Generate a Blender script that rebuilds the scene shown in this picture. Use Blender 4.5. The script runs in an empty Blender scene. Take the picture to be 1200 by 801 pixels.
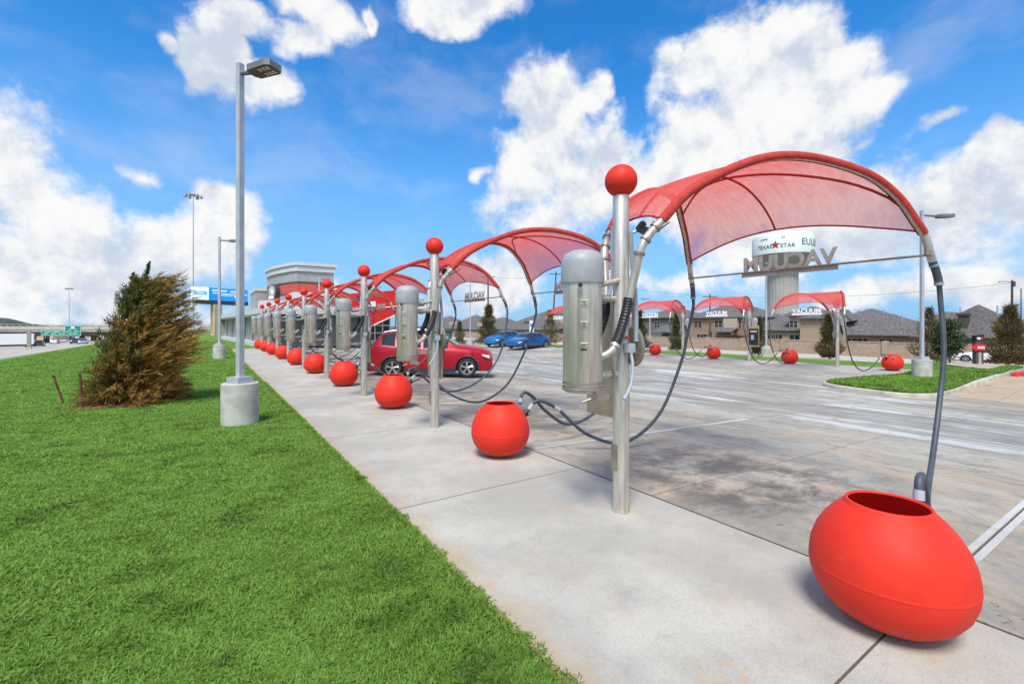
import bpy, bmesh, math, random
import numpy as np
from mathutils import Vector, Matrix, Euler
random.seed(7); rng = np.random.default_rng(7)
PI = math.pi; R = math.radians
sc = bpy.context.scene
C = sc.collection

# ------------------------------------------------------------------ camera geometry (metres)
F = 533.0; HY = 381.3; CH = 1.75; SN, CS = 0.5565, 0.8309
def pdir(px):
    r = (px-600)/F
    return (SN+r*CS, CS-r*SN)
def pt(px, t):            # ground position seen in column px at forward distance t
    d = pdir(px); return d[0]*t, d[1]*t
def zat(py, t): return CH-(py-HY)/F*t
def pyx(px, X):           # Y where column px crosses the plane X
    d = pdir(px); return d[1]/d[0]*X, X/d[0]
PROF = [(-3000,-4),(-60,-5),(-25,-3),(-14,-1),(-8.5,0),(3.8,0),(9,-.2),(14,-.41),(17,-.45),(20,-.42),(25,-.22),(30,-.25),(68,-2.1),(75,-2.6),(200,-3),(3000,-3)]
def gz(x):
    for (a, za), (b, zb) in zip(PROF, PROF[1:]):
        if a <= x <= b: return za+(zb-za)*(x-a)/(b-a)
    return PROF[0][1] if x < PROF[0][0] else PROF[-1][1]

# ------------------------------------------------------------------ materials
def nodes(m):
    nt = m.node_tree; return nt, nt.nodes, nt.links
def newmat(name):
    m = bpy.data.materials.new(name); m.use_nodes = True
    nt, N, L = nodes(m); b = N['Principled BSDF']
    return m, N, L, b
def nd(N, t, **kw):
    n = N.new(t)
    for k, v in kw.items(): setattr(n, k, v)
    return n
def noise(N, L, vec, scale, detail=4, rough=.55, dist=0):
    n = nd(N, 'ShaderNodeTexNoise'); n.inputs['Scale'].default_value = scale
    n.inputs['Detail'].default_value = detail; n.inputs['Roughness'].default_value = rough
    n.inputs['Distortion'].default_value = dist
    if vec is not None: L.new(vec, n.inputs['Vector'])
    return n.outputs['Fac']
def ramp(N, L, fac, a, b, ca=(0,0,0), cb=(1,1,1)):
    r = nd(N, 'ShaderNodeMapRange'); r.clamp = True
    r.interpolation_type = 'SMOOTHSTEP'
    L.new(fac, r.inputs[0]); r.inputs[1].default_value = a; r.inputs[2].default_value = b
    return r.outputs[0]
def mixc(N, L, f, a, b, mode='MIX'):
    n = nd(N, 'ShaderNodeMix', data_type='RGBA', blend_type=mode)
    for s, v in ((n.inputs[0], f), (n.inputs[6], a), (n.inputs[7], b)):
        if hasattr(v, 'links'): L.new(v, s)
        elif isinstance(v, (int, float)): s.default_value = v
        else: s.default_value = (*v, 1)
    return n.outputs[2]
def math_(N, L, op, a, b=None, c=None):
    n = nd(N, 'ShaderNodeMath', operation=op)
    for i, v in enumerate((a, b, c)):
        if v is None: continue
        if hasattr(v, 'links'): L.new(v, n.inputs[i])
        else: n.inputs[i].default_value = v
    return n.outputs[0]
def bump(N, L, b, h, strength=.3, dist=.02):
    n = nd(N, 'ShaderNodeBump'); n.inputs['Strength'].default_value = strength
    n.inputs['Distance'].default_value = dist
    L.new(h, n.inputs['Height']); L.new(n.outputs[0], b.inputs['Normal'])
def objvec(N): return nd(N, 'ShaderNodeTexCoord').outputs['Object']
def posvec(N): return nd(N, 'ShaderNodeNewGeometry').outputs['Position']
def scalevec(N, L, v, s):
    n = nd(N, 'ShaderNodeVectorMath', operation='MULTIPLY'); L.new(v, n.inputs[0]); n.inputs[1].default_value = s
    return n.outputs[0]
def pm(name, col, rough=.5, metal=0, var=.12, vs=6, bmp=0, bs=60, coat=0, stretch=(1,1,1), spec=.5):
    m, N, L, b = newmat(name)
    v = scalevec(N, L, objvec(N), stretch)
    n = noise(N, L, v, vs)
    lo = tuple(c*(1-var) for c in col); hi = tuple(min(1, c*(1+var)) for c in col)
    L.new(mixc(N, L, ramp(N, L, n, .3, .7), lo, hi), b.inputs['Base Color'])
    b.inputs['Roughness'].default_value = rough; b.inputs['Metallic'].default_value = metal
    b.inputs['Coat Weight'].default_value = coat; b.inputs['Specular IOR Level'].default_value = spec
    if bmp: bump(N, L, b, noise(N, L, v, bs, 3), bmp, .01)
    return m
M = {}
M['steel'] = pm('brushed_steel', (.58,.53,.46), .40, .62, .20, 4, .10, 40, stretch=(6,6,.5))
M['steel_dark'] = pm('weathered_steel', (.33,.285,.23), .5, .6, .2, 5)
M['galv'] = pm('galvanised_pole', (.46,.48,.50), .5, .35, .1, 4)
M['red'] = pm('red_plastic', (.70,.032,.015), .55, 0, .06, 5, .06, 120, spec=.26)
M['red_in'] = pm('red_plastic_inside', (.66,.022,.016), .6, 0, .07, 5)
M['grey_lid'] = pm('grey_plastic_lid', (.33,.345,.36), .5, 0, .08, 6)
M['hose'] = pm('dark_rubber_hose', (.055,.066,.082), .5, 0, .2, 8)
M['black'] = pm('black_plastic', (.018,.018,.020), .45, 0, .2, 8)
M['coupling'] = pm('pale_coupling', (.42,.46,.50), .4, .1, .1, 9)
M['conduit'] = pm('grey_conduit', (.30,.34,.38), .5, 0, .1, 9)
M['panelback'] = pm('tan_metal_panel', (.42,.33,.23), .5, .3, .15, 4)
M['orange'] = pm('orange_sticker', (.9,.16,.02), .6)
M['lettersteel'] = pm('cut_steel_letters', (.36,.33,.31), .5, .25, .1, 9)
M['letterwhite'] = pm('white_letters', (.82,.82,.82), .5)
M['white'] = pm('white_paint', (.78,.78,.76), .5, 0, .05, 3)
M['glass'] = pm('dark_glass', (.03,.038,.045), .12, 0, .2, 2, spec=.5)
M['asph'] = pm('dark_trim', (.03,.03,.032), .55)
M['fixture'] = pm('lamp_housing', (.20,.20,.19), .5, .3)
M['fixture_under'] = pm('lamp_underside', (.10,.075,.06), .55, .2)
M['led'] = pm('led_lens', (.8,.74,.66), .25)
M['pipe_conc'] = pm('cast_concrete', (.47,.445,.40), .85, 0, .16, 4, .35, 45)
M['kerbc'] = pm('kerb_concrete', (.46,.42,.35), .85, 0, .2, 2.5, .3, 40)
M['redpaint'] = pm('red_kerb_paint', (.62,.03,.02), .6, 0, .15, 6)
M['wood'] = pm('brown_wood', (.09,.055,.035), .8, 0, .3, 8, stretch=(6,6,.5))
M['green_sign'] = pm('green_sign', (.0,.24,.16), .5, 0, .04)
M['chrome'] = pm('chrome', (.75,.75,.76), .15, 1, .03)
M['tyre'] = pm('tyre_rubber', (.018,.018,.019), .75, 0, .2, 12)
M['rim'] = pm('alloy_rim', (.62,.63,.65), .28, .8, .05)
M['lens'] = pm('headlight_lens', (.72,.76,.80), .1, .2, .06)
M['tail'] = pm('tail_lens', (.45,.012,.012), .15, 0, .1)
M['carred'] = pm('red_car_paint', (.40,.010,.022), .38, .1, .04, 2, coat=.12, spec=.3)
M['carblue'] = pm('blue_car_paint', (.012,.115,.36), .28, .3, .04, 2, coat=.5)
M['carsky'] = pm('light_blue_car_paint', (.018,.16,.42), .28, .3, .04, 2, coat=.5)
M['carwhite'] = pm('white_car_paint', (.78,.80,.82), .25, 0, .03, 2, coat=1)
M['carsilver'] = pm('silver_car_paint', (.45,.46,.48), .25, .6, .03, 2, coat=1)
M['cardark'] = pm('dark_car_paint', (.03,.03,.035), .25, .2, .03, 2, coat=1)
M['mulch'] = pm('pale_pebbles', (.40,.33,.26), .9, 0, .5, 14, .8, 24)
M['soil'] = pm('orange_soil', (.24,.10,.045), .95, 0, .4, 9, .6, 30)
M['bark'] = pm('bark', (.13,.085,.055), .9, 0, .3, 14, .5, 30)
M['roof'] = pm('roof_shingle', (.135,.128,.124), .95, 0, .34, 3.5, .5, 12, spec=.15)
M['roof2'] = pm('roof_shingle_warm', (.115,.105,.10), .95, 0, .34, 3.5, .5, 12, spec=.15)
M['trimtan'] = pm('tan_trim', (.50,.40,.29), .8, 0, .1)
M['trimdark'] = pm('dark_fascia', (.075,.06,.05), .8, 0, .1)
M['sidegrey'] = pm('grey_siding', (.17,.165,.165), .8, 0, .15, 3, stretch=(1,1,8))
M['yellow'] = pm('cream_gable', (.60,.52,.36), .8, 0, .1)
M['bldg'] = pm('light_grey_block', (.33,.325,.315), .85, 0, .08, 1.5, .1, 8)
M['bldgwhite'] = pm('white_fascia', (.56,.57,.57), .6, 0, .06, 1)
M['bldgdark'] = pm('dark_band', (.05,.06,.06), .6)
M['bred'] = pm('red_brick_band', (.50,.075,.055), .8, 0, .12, 2)
M['fasciared'] = pm('red_fascia_panel', (.66,.016,.012), .4, 0, .06, 1)
M['tankwhite'] = pm('tank_white', (.68,.74,.69), .6, 0, .04, .2)
M['tankcone'] = pm('tank_grey', (.42,.405,.38), .7, 0, .1, .2)
M['navy'] = pm('navy_lettering', (.03,.07,.15), .6)
M['darkred'] = pm('star_red', (.38,.02,.035), .6)
M['bbblue'] = pm('billboard_blue', (.01,.24,.78), .5, 0, .12, .4)
M['bbcyan'] = pm('billboard_cyan', (.02,.48,.80), .5, 0, .05)
M['yel'] = pm('yellow_dot', (.8,.65,.05), .5)
M['tan'] = pm('tan_column', (.55,.40,.25), .8, 0, .1, .6)
M['bridge'] = pm('bridge_concrete', (.34,.31,.28), .9, 0, .15, .2)
M['teal'] = pm('teal_bin', (.03,.16,.16), .6)
M['cable'] = pm('cable', (.05,.05,.05), .6)
M['berm'] = pm('dry_bank', (.40,.25,.13), .95, 0, .25, .08)
M['hill'] = pm('dark_hill_trees', (.045,.06,.035), .95, 0, .5, .12, .9, .3)

def brickmat(name, c1, c2, mortar, scale):
    m, N, L, b = newmat(name)
    g = nd(N, 'ShaderNodeTexCoord').outputs['Object']
    sx = nd(N, 'ShaderNodeSeparateXYZ'); L.new(g, sx.inputs[0])
    cm = nd(N, 'ShaderNodeCombineXYZ')
    L.new(math_(N, L, 'ADD', sx.outputs[0], sx.outputs[1]), cm.inputs[0]); L.new(sx.outputs[2], cm.inputs[1])
    t = nd(N, 'ShaderNodeTexBrick'); L.new(cm.outputs[0], t.inputs['Vector'])
    t.inputs['Scale'].default_value = scale
    for k, c in (('Color1', c1), ('Color2', c2), ('Mortar', mortar)): t.inputs[k].default_value = (*c, 1)
    n = noise(N, L, g, .6)
    L.new(mixc(N, L, .5, t.outputs['Color'], mixc(N, L, n, c1, c2)), b.inputs['Base Color'])
    b.inputs['Roughness'].default_value = .9
    return m
M['brick'] = brickmat('brown_brick', (.30,.17,.11), (.40,.25,.17), (.42,.36,.30), 2.2)
M['brick2'] = brickmat('tan_brick', (.40,.27,.18), (.48,.35,.24), (.45,.4,.33), 2.2)
M['brick3'] = brickmat('dark_brick', (.16,.10,.075), (.23,.15,.11), (.25,.22,.2), 2.2)
M['stonewall'] = brickmat('screen_wall_stone', (.27,.19,.14), (.48,.37,.28), (.36,.30,.25), 1.5)

def fluted():
    m, N, L, b = newmat('fluted_concrete_shaft')
    v = objvec(N)
    sx = nd(N, 'ShaderNodeSeparateXYZ'); L.new(v, sx.inputs[0])
    h = math_(N, L, 'FRACT', math_(N, L, 'MULTIPLY', sx.outputs[2], .55))
    l = ramp(N, L, h, .0, .07)
    n = noise(N, L, scalevec(N, L, v, (1,1,.15)), .5)
    c = mixc(N, L, n, (.34,.33,.31), (.46,.45,.42))
    L.new(mixc(N, L, l, (.27,.26,.25), c), b.inputs['Base Color']); b.inputs['Roughness'].default_value = .9
    return m
M['shaft'] = fluted()

def jointmask(N, L, coord, period, off, w):
    f = math_(N, L, 'FRACT', math_(N, L, 'ADD', math_(N, L, 'DIVIDE', math_(N, L, 'SUBTRACT', coord, off), period), 100.5))
    d = math_(N, L, 'MULTIPLY', math_(N, L, 'ABSOLUTE', math_(N, L, 'SUBTRACT', f, .5)), period)
    return math_(N, L, 'LESS_THAN', d, w)

def sidewalk_mat():
    m, N, L, b = newmat('broom_finished_concrete')
    p = posvec(N); s = nd(N, 'ShaderNodeSeparateXYZ'); L.new(p, s.inputs[0])
    x, y = s.outputs[0], s.outputs[1]
    c = mixc(N, L, ramp(N, L, noise(N, L, p, .9, 5, .6), .35, .68), (.37,.348,.30), (.49,.462,.40))
    c = mixc(N, L, math_(N, L, 'MULTIPLY', ramp(N, L, noise(N, L, p, 3.2, 7, .75), .48, .70), .6), c, (.32,.30,.265))
    # fine broomed grain across the walk
    g = noise(N, L, scalevec(N, L, p, (6,60,1)), 3, 3, .6)
    c = mixc(N, L, math_(N, L, 'MULTIPLY', ramp(N, L, g, .45, .75), .42), c, (.27,.255,.23))
    sp = noise(N, L, p, 90, 2, .5)
    c = mixc(N, L, math_(N, L, 'MULTIPLY', ramp(N, L, sp, .56, .70), .5), c, (.24,.225,.20))
    # rust-coloured soil stain washed from the lawn edge
    e = math_(N, L, 'SUBTRACT', 1.0, ramp(N, L, math_(N, L, 'SUBTRACT', x, math_(N, L, 'MULTIPLY', noise(N, L, p, 2.4, 4), .55)), 1.10, 1.50))
    c = mixc(N, L, math_(N, L, 'MULTIPLY', e, .75), c, (.40,.27,.16))
    far = math_(N, L, 'SUBTRACT', 1.0, ramp(N, L, math_(N, L, 'SUBTRACT', x, math_(N, L, 'MULTIPLY', noise(N, L, p, 3.4, 4), .10)), 1.405, 1.455))
    c = mixc(N, L, math_(N, L, 'MULTIPLY', far, .9), c, (.36,.16,.06))
    st = math_(N, L, 'MULTIPLY', ramp(N, L, noise(N, L, p, 1.7, 5, .65, .4), .54, .68), .32)
    c = mixc(N, L, st, c, (.42,.30,.18))
    # blotchy muddy print near the nearest bin
    dd = nd(N, 'ShaderNodeVectorMath', operation='DISTANCE'); L.new(p, dd.inputs[0]); dd.inputs[1].default_value = (2.13,1.25,0)
    pr = math_(N, L, 'MULTIPLY', math_(N, L, 'SUBTRACT', 1.0, ramp(N, L, dd.outputs['Value'], .10, .24)), ramp(N, L, noise(N, L, p, 16, 3), .48, .58))
    c = mixc(N, L, math_(N, L, 'MULTIPLY', pr, .5), c, (.45,.29,.16))
    j = jointmask(N, L, y, 3.24, .965, .007)
    c = mixc(N, L, j, c, (.10,.075,.05))
    # darker damp patch next to the lot edge
    w = math_(N, L, 'MULTIPLY', ramp(N, L, math_(N, L, 'ADD', x, math_(N, L, 'MULTIPLY', noise(N, L, p, 1.3, 4), .8)), 3.75, 4.2), .4)
    c = mixc(N, L, w, c, (.30,.285,.26))
    L.new(c, b.inputs['Base Color']); b.inputs['Roughness'].default_value = .88
    bump(N, L, b, g, .18, .004)
    return m
M['sidewalk'] = sidewalk_mat()

def lot_mat():
    m, N, L, b = newmat('stained_lot_concrete')
    p = posvec(N); s = nd(N, 'ShaderNodeSeparateXYZ'); L.new(p, s.inputs[0])
    x, y = s.outputs[0], s.outputs[1]
    py = scalevec(N, L, p, (1,.45,1))
    c = mixc(N, L, ramp(N, L, noise(N, L, py, .55, 6, .65), .34, .66), (.255,.23,.19), (.44,.40,.335))
    c = mixc(N, L, math_(N, L, 'MULTIPLY', ramp(N, L, noise(N, L, p, 2.2, 6, .7, .5), .5, .72), .5), c, (.19,.18,.165))
    c = mixc(N, L, math_(N, L, 'MULTIPLY', ramp(N, L, noise(N, L, p, 26, 3, .6), .52, .75), .3), c, (.17,.16,.15))
    # tan dried dirt, mostly inside the stalls
    z1 = math_(N, L, 'SUBTRACT', 1.0, ramp(N, L, x, 8.0, 11.0))
    d = math_(N, L, 'MULTIPLY', ramp(N, L, noise(N, L, p, .75, 6, .65, .6), .46, .62), math_(N, L, 'MULTIPLY', z1, .7))
    c = mixc(N, L, d, c, (.42,.33,.235))
    # oil stains centred on each stall
    ys = math_(N, L, 'SUBTRACT', math_(N, L, 'FRACT', math_(N, L, 'ADD', math_(N, L, 'DIVIDE', math_(N, L, 'SUBTRACT', y, .95), 4.25), 50)), .5)
    oy = math_(N, L, 'MULTIPLY', ys, 3.2)
    ox = math_(N, L, 'MULTIPLY', math_(N, L, 'SUBTRACT', x, 5.3), .75)
    dist = math_(N, L, 'SQRT', math_(N, L, 'ADD', math_(N, L, 'MULTIPLY', oy, oy), math_(N, L, 'MULTIPLY', ox, ox)))
    blot = math_(N, L, 'MULTIPLY', math_(N, L, 'SUBTRACT', 1.0, ramp(N, L, dist, .45, 1.75)), ramp(N, L, noise(N, L, scalevec(N, L, p, (1,1.5,1)), 1.3, 8, .74, .3), .38, .62))
    c = mixc(N, L, math_(N, L, 'MULTIPLY', blot, .84), c, (.055,.05,.046))
    # tan drive beside the island
    dr = math_(N, L, 'MULTIPLY', ramp(N, L, math_(N, L, 'ADD', x, math_(N, L, 'MULTIPLY', noise(N, L, p, .8, 4), 2)), 17.2, 19.5), math_(N, L, 'SUBTRACT', 1.0, ramp(N, L, y, 4.3, 5.0)))
    c = mixc(N, L, dr, c, mixc(N, L, noise(N, L, p, 1.2, 5), (.38,.27,.16), (.50,.40,.27)))
    # pale cement apron in front of the far row
    ap = ramp(N, L, x, 22.0, 24.0)
    c = mixc(N, L, math_(N, L, 'MULTIPLY', ap, math_(N, L, 'SUBTRACT', .75, dr)), c, (.42,.395,.36))
    # saw-cut joints
    j = math_(N, L, 'MAXIMUM', jointmask(N, L, y, 4.25, .95, .008), jointmask(N, L, x, 4.6, 3.80, .010))
    j = math_(N, L, 'MAXIMUM', j, math_(N, L, 'MULTIPLY', jointmask(N, L, y, 4.25, 3.1, .005), 1.0))
    c = mixc(N, L, math_(N, L, 'MULTIPLY', j, .95), c, (.075,.058,.045))
    # water draining along the valley: streaks run along the lot
    ps = scalevec(N, L, p, (1.0,.14,1))
    band = math_(N, L, 'MULTIPLY', ramp(N, L, x, 8.6, 12.0), math_(N, L, 'SUBTRACT', 1.0, ramp(N, L, x, 17.5, 21.5)))
    st = noise(N, L, ps, 1.3, 6, .62, .9)
    wet = math_(N, L, 'MULTIPLY', ramp(N, L, st, .44, .56), band)
    c = mixc(N, L, math_(N, L, 'MULTIPLY', wet, .42), c, (.15,.14,.13))
    res = math_(N, L, 'MULTIPLY', ramp(N, L, noise(N, L, ps, 2.1, 6, .6, 1.2), .55, .63), band)
    c = mixc(N, L, math_(N, L, 'MULTIPLY', res, .8), c, (.66,.65,.63))
    lo = math_(N, L, 'ABSOLUTE', math_(N, L, 'SUBTRACT', math_(N, L, 'ADD', x, math_(N, L, 'MULTIPLY', noise(N, L, ps, .8, 5), 1.6)), 11.6))
    gut = math_(N, L, 'SUBTRACT', 1.0, ramp(N, L, lo, .10, .24))
    gut = math_(N, L, 'MULTIPLY', gut, ramp(N, L, noise(N, L, scalevec(N, L, p, (.6,.25,1)), 1.6, 5, .6), .42, .58))
    c = mixc(N, L, math_(N, L, 'MULTIPLY', gut, .7), c, (.60,.60,.59))
    gr = ramp(N, L, noise(N, L, scalevec(N, L, p, (1,.3,1)), 7, 5, .7, .5), .5, .72)
    c = mixc(N, L, math_(N, L, 'MULTIPLY', gr, .5), c, (.12,.11,.10))
    c = mixc(N, L, math_(N, L, 'MULTIPLY', ramp(N, L, noise(N, L, p, 1.6, 7, .75, .8), .54, .66), .45), c, (.15,.135,.12))
    c = mixc(N, L, math_(N, L, 'MULTIPLY', ramp(N, L, noise(N, L, p, 60, 3, .6), .55, .7), .35), c, (.14,.13,.12))
    crk = math_(N, L, 'LESS_THAN', math_(N, L, 'ABSOLUTE', math_(N, L, 'SUBTRACT', noise(N, L, p, .55, 6, .6, .3), .5)), .0016)
    crk = math_(N, L, 'MULTIPLY', crk, ramp(N, L, noise(N, L, p, .4, 2), .5, .56))
    c = mixc(N, L, math_(N, L, 'MULTIPLY', crk, .7), c, (.09,.075,.06))
    drip = nd(N, 'ShaderNodeTexVoronoi'); L.new(p, drip.inputs['Vector']); drip.inputs['Scale'].default_value = 2.6
    dm = math_(N, L, 'MULTIPLY', math_(N, L, 'LESS_THAN', drip.outputs['Distance'], .07), math_(N, L, 'SUBTRACT', 1.0, ramp(N, L, x, 9.0, 10.0)))
    c = mixc(N, L, math_(N, L, 'MULTIPLY', dm, .45), c, (.08,.075,.07))
    L.new(c, b.inputs['Base Color'])
    rr = nd(N, 'ShaderNodeMapRange'); L.new(wet, rr.inputs[0]); rr.inputs[3].default_value = .85; rr.inputs[4].default_value = .30
    L.new(rr.outputs[0], b.inputs['Roughness'])
    bump(N, L, b, noise(N, L, p, 40, 4), .12, .005)
    return m
M['lot'] = lot_mat()
def scuffed(m):                 # dust and scuffs: splashed dirt near the foot, faint pale rubs
    N, L = m.node_tree.nodes, m.node_tree.links; b = N['Principled BSDF']; src = b.inputs['Base Color'].links[0].from_socket
    p = objvec(N); s = nd(N, 'ShaderNodeSeparateXYZ'); L.new(p, s.inputs[0])
    lowz = math_(N, L, 'SUBTRACT', 1.0, ramp(N, L, math_(N, L, 'ADD', s.outputs[2], math_(N, L, 'MULTIPLY', noise(N, L, p, 7, 5, .7), .16)), .05, .24))
    c = mixc(N, L, math_(N, L, 'MULTIPLY', lowz, .38), src, (.30,.17,.10))
    c = mixc(N, L, math_(N, L, 'MULTIPLY', ramp(N, L, noise(N, L, scalevec(N, L, p, (1,1,5)), 9, 6, .75, 1.0), .60, .72), .16), c, (.80,.30,.24))
    L.new(c, b.inputs['Base Color'])
    rr = nd(N, 'ShaderNodeMapRange'); L.new(noise(N, L, p, 6, 5, .7), rr.inputs[0]); rr.inputs[3].default_value = .42; rr.inputs[4].default_value = .72
    L.new(rr.outputs[0], b.inputs['Roughness'])
M['binred'] = M['red'].copy(); M['binred'].name = 'scuffed_red_plastic'; scuffed(M['binred'])

def turf(name, c1, c2, c3):
    m, N, L, b = newmat(name)
    p = posvec(N)
    c = mixc(N, L, ramp(N, L, noise(N, L, p, .55, 5, .6), .35, .65), c1, c2)
    c = mixc(N, L, ramp(N, L, noise(N, L, p, 30, 4, .7), .40, .75), c, c3)
    c = mixc(N, L, math_(N, L, 'MULTIPLY', ramp(N, L, noise(N, L, p, 4.5, 5, .7, .4), .46, .66), .6), c, tuple(v*.45 for v in c1))
    L.new(c, b.inputs['Base Color']); b.inputs['Roughness'].default_value = .95
    b.inputs['Specular IOR Level'].default_value = .1
    bump(N, L, b, noise(N, L, p, 45, 4, .7), .9, .03)
    return m
M['lawn'] = turf('lawn_turf', (.095,.175,.024), (.15,.275,.040), (.20,.33,.065))
M['dryground'] = turf('dry_ground', (.15,.13,.07), (.20,.17,.10), (.12,.11,.06))
def bladem():
    m, N, L, b = newmat('grass_blades')
    g = nd(N, 'ShaderNodeNewGeometry')
    p = g.outputs['Position']; ri = g.outputs['Random Per Island']
    patch = ramp(N, L, noise(N, L, scalevec(N, L, p, (1,1.6,1)), 1.5, 6, .68, .5), .36, .52)
    a = mixc(N, L, ri, (.065,.130,.014), (.160,.310,.042))
    bb = mixc(N, L, ri, (.135,.255,.032), (.290,.485,.088))
    c = mixc(N, L, patch, a, bb)
    dk = math_(N, L, 'MULTIPLY', ramp(N, L, noise(N, L, scalevec(N, L, p, (1.5,2.2,1)), .75, 5, .65, .6), .56, .66), .62)
    c = mixc(N, L, dk, c, (.045,.085,.012))
    yel = math_(N, L, 'MULTIPLY', math_(N, L, 'GREATER_THAN', ri, .93), .5)
    c = mixc(N, L, yel, c, (.24,.27,.09))
    L.new(c, b.inputs['Base Color']); b.inputs['Roughness'].default_value = .6
    b.inputs['Specular IOR Level'].default_value = .2
    tr = nd(N, 'ShaderNodeBsdfTranslucent'); L.new(c, tr.inputs[0])
    ms = nd(N, 'ShaderNodeMixShader'); ms.inputs[0].default_value = .45
    out = N['Material Output']
    L.new(b.outputs[0], ms.inputs[1]); L.new(tr.outputs[0], ms.inputs[2]); L.new(ms.outputs[0], out.inputs[0])
    return m
M['blade'] = bladem()
def leafm():
    m, N, L, b = newmat('foliage')
    at = nd(N, 'ShaderNodeAttribute'); at.attribute_name = 'Col'
    c = at.outputs['Color']
    L.new(c, b.inputs['Base Color']); b.inputs['Roughness'].default_value = .65
    b.inputs['Specular IOR Level'].default_value = .2
    tr = nd(N, 'ShaderNodeBsdfTranslucent'); L.new(c, tr.inputs[0])
    ms = nd(N, 'ShaderNodeMixShader'); ms.inputs[0].default_value = .3
    L.new(b.outputs[0], ms.inputs[1]); L.new(tr.outputs[0], ms.inputs[2]); L.new(ms.outputs[0], N['Material Output'].inputs[0])
    return m
M['leaf'] = leafm()
def roadm(name, a, bcol, sx=.1):
    m, N, L, b = newmat(name)
    p = posvec(N)
    c = mixc(N, L, ramp(N, L, noise(N, L, scalevec(N, L, p, (1,sx,1)), .5, 5), .35, .65), a, bcol)
    c = mixc(N, L, math_(N, L, 'MULTIPLY', ramp(N, L, noise(N, L, p, 3, 5), .5, .7), .3), c, tuple(v*.6 for v in a))
    L.new(c, b.inputs['Base Color']); b.inputs['Roughness'].default_value = .9
    return m
M['street'] = roadm('pale_street_concrete', (.42,.37,.31), (.52,.47,.41))
M['highway'] = roadm('highway_concrete', (.36,.32,.28), (.45,.41,.36))
M['line'] = roadm('worn_white_paint', (.38,.37,.345), (.54,.53,.50), 1)
def cloth():
    m, N, L, b = newmat('red_shade_mesh')
    p = objvec(N)
    n = noise(N, L, p, 5, 4)
    c = mixc(N, L, n, (.82,.13,.115), (.87,.18,.16))
    df = nd(N, 'ShaderNodeBsdfDiffuse'); L.new(c, df.inputs[0])
    tl = nd(N, 'ShaderNodeBsdfTranslucent'); L.new(c, tl.inputs[0])
    m1 = nd(N, 'ShaderNodeMixShader'); m1.inputs[0].default_value = .5
    L.new(df.outputs[0], m1.inputs[1]); L.new(tl.outputs[0], m1.inputs[2])
    tp = nd(N, 'ShaderNodeBsdfTransparent')
    tp.inputs[0].default_value = (1,.93,.93,1)
    lw = nd(N, 'ShaderNodeLayerWeight'); lw.inputs[0].default_value = .5
    # uneven weave, then a woven mesh closes up when looked at along its surface
    mr = nd(N, 'ShaderNodeMapRange'); L.new(lw.outputs['Facing'], mr.inputs[0])
    mr.inputs[1].default_value = .12; mr.inputs[2].default_value = .80; mr.inputs[3].default_value = .53; mr.inputs[4].default_value = .93
    wv = ramp(N, L, noise(N, L, scalevec(N, L, p, (2,7,2)), 3, 5, .6), .3, .7)
    m2 = nd(N, 'ShaderNodeMixShader'); L.new(math_(N, L, 'MULTIPLY', mr.outputs[0], math_(N, L, 'ADD', math_(N, L, 'MULTIPLY', wv, .16), .92)), m2.inputs[0])
    L.new(tp.outputs[0], m2.inputs[1]); L.new(m1.outputs[0], m2.inputs[2])
    L.new(m2.outputs[0], N['Material Output'].inputs[0])
    return m
M['cloth'] = cloth()
M['hem'] = pm('red_webbing', (.42,.016,.018), .8, 0, .12, 30)
M['sleeve'] = pm('red_fabric_sleeve', (.46,.052,.040), .8, 0, .14, 20, .2, 90, spec=.2)

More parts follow.
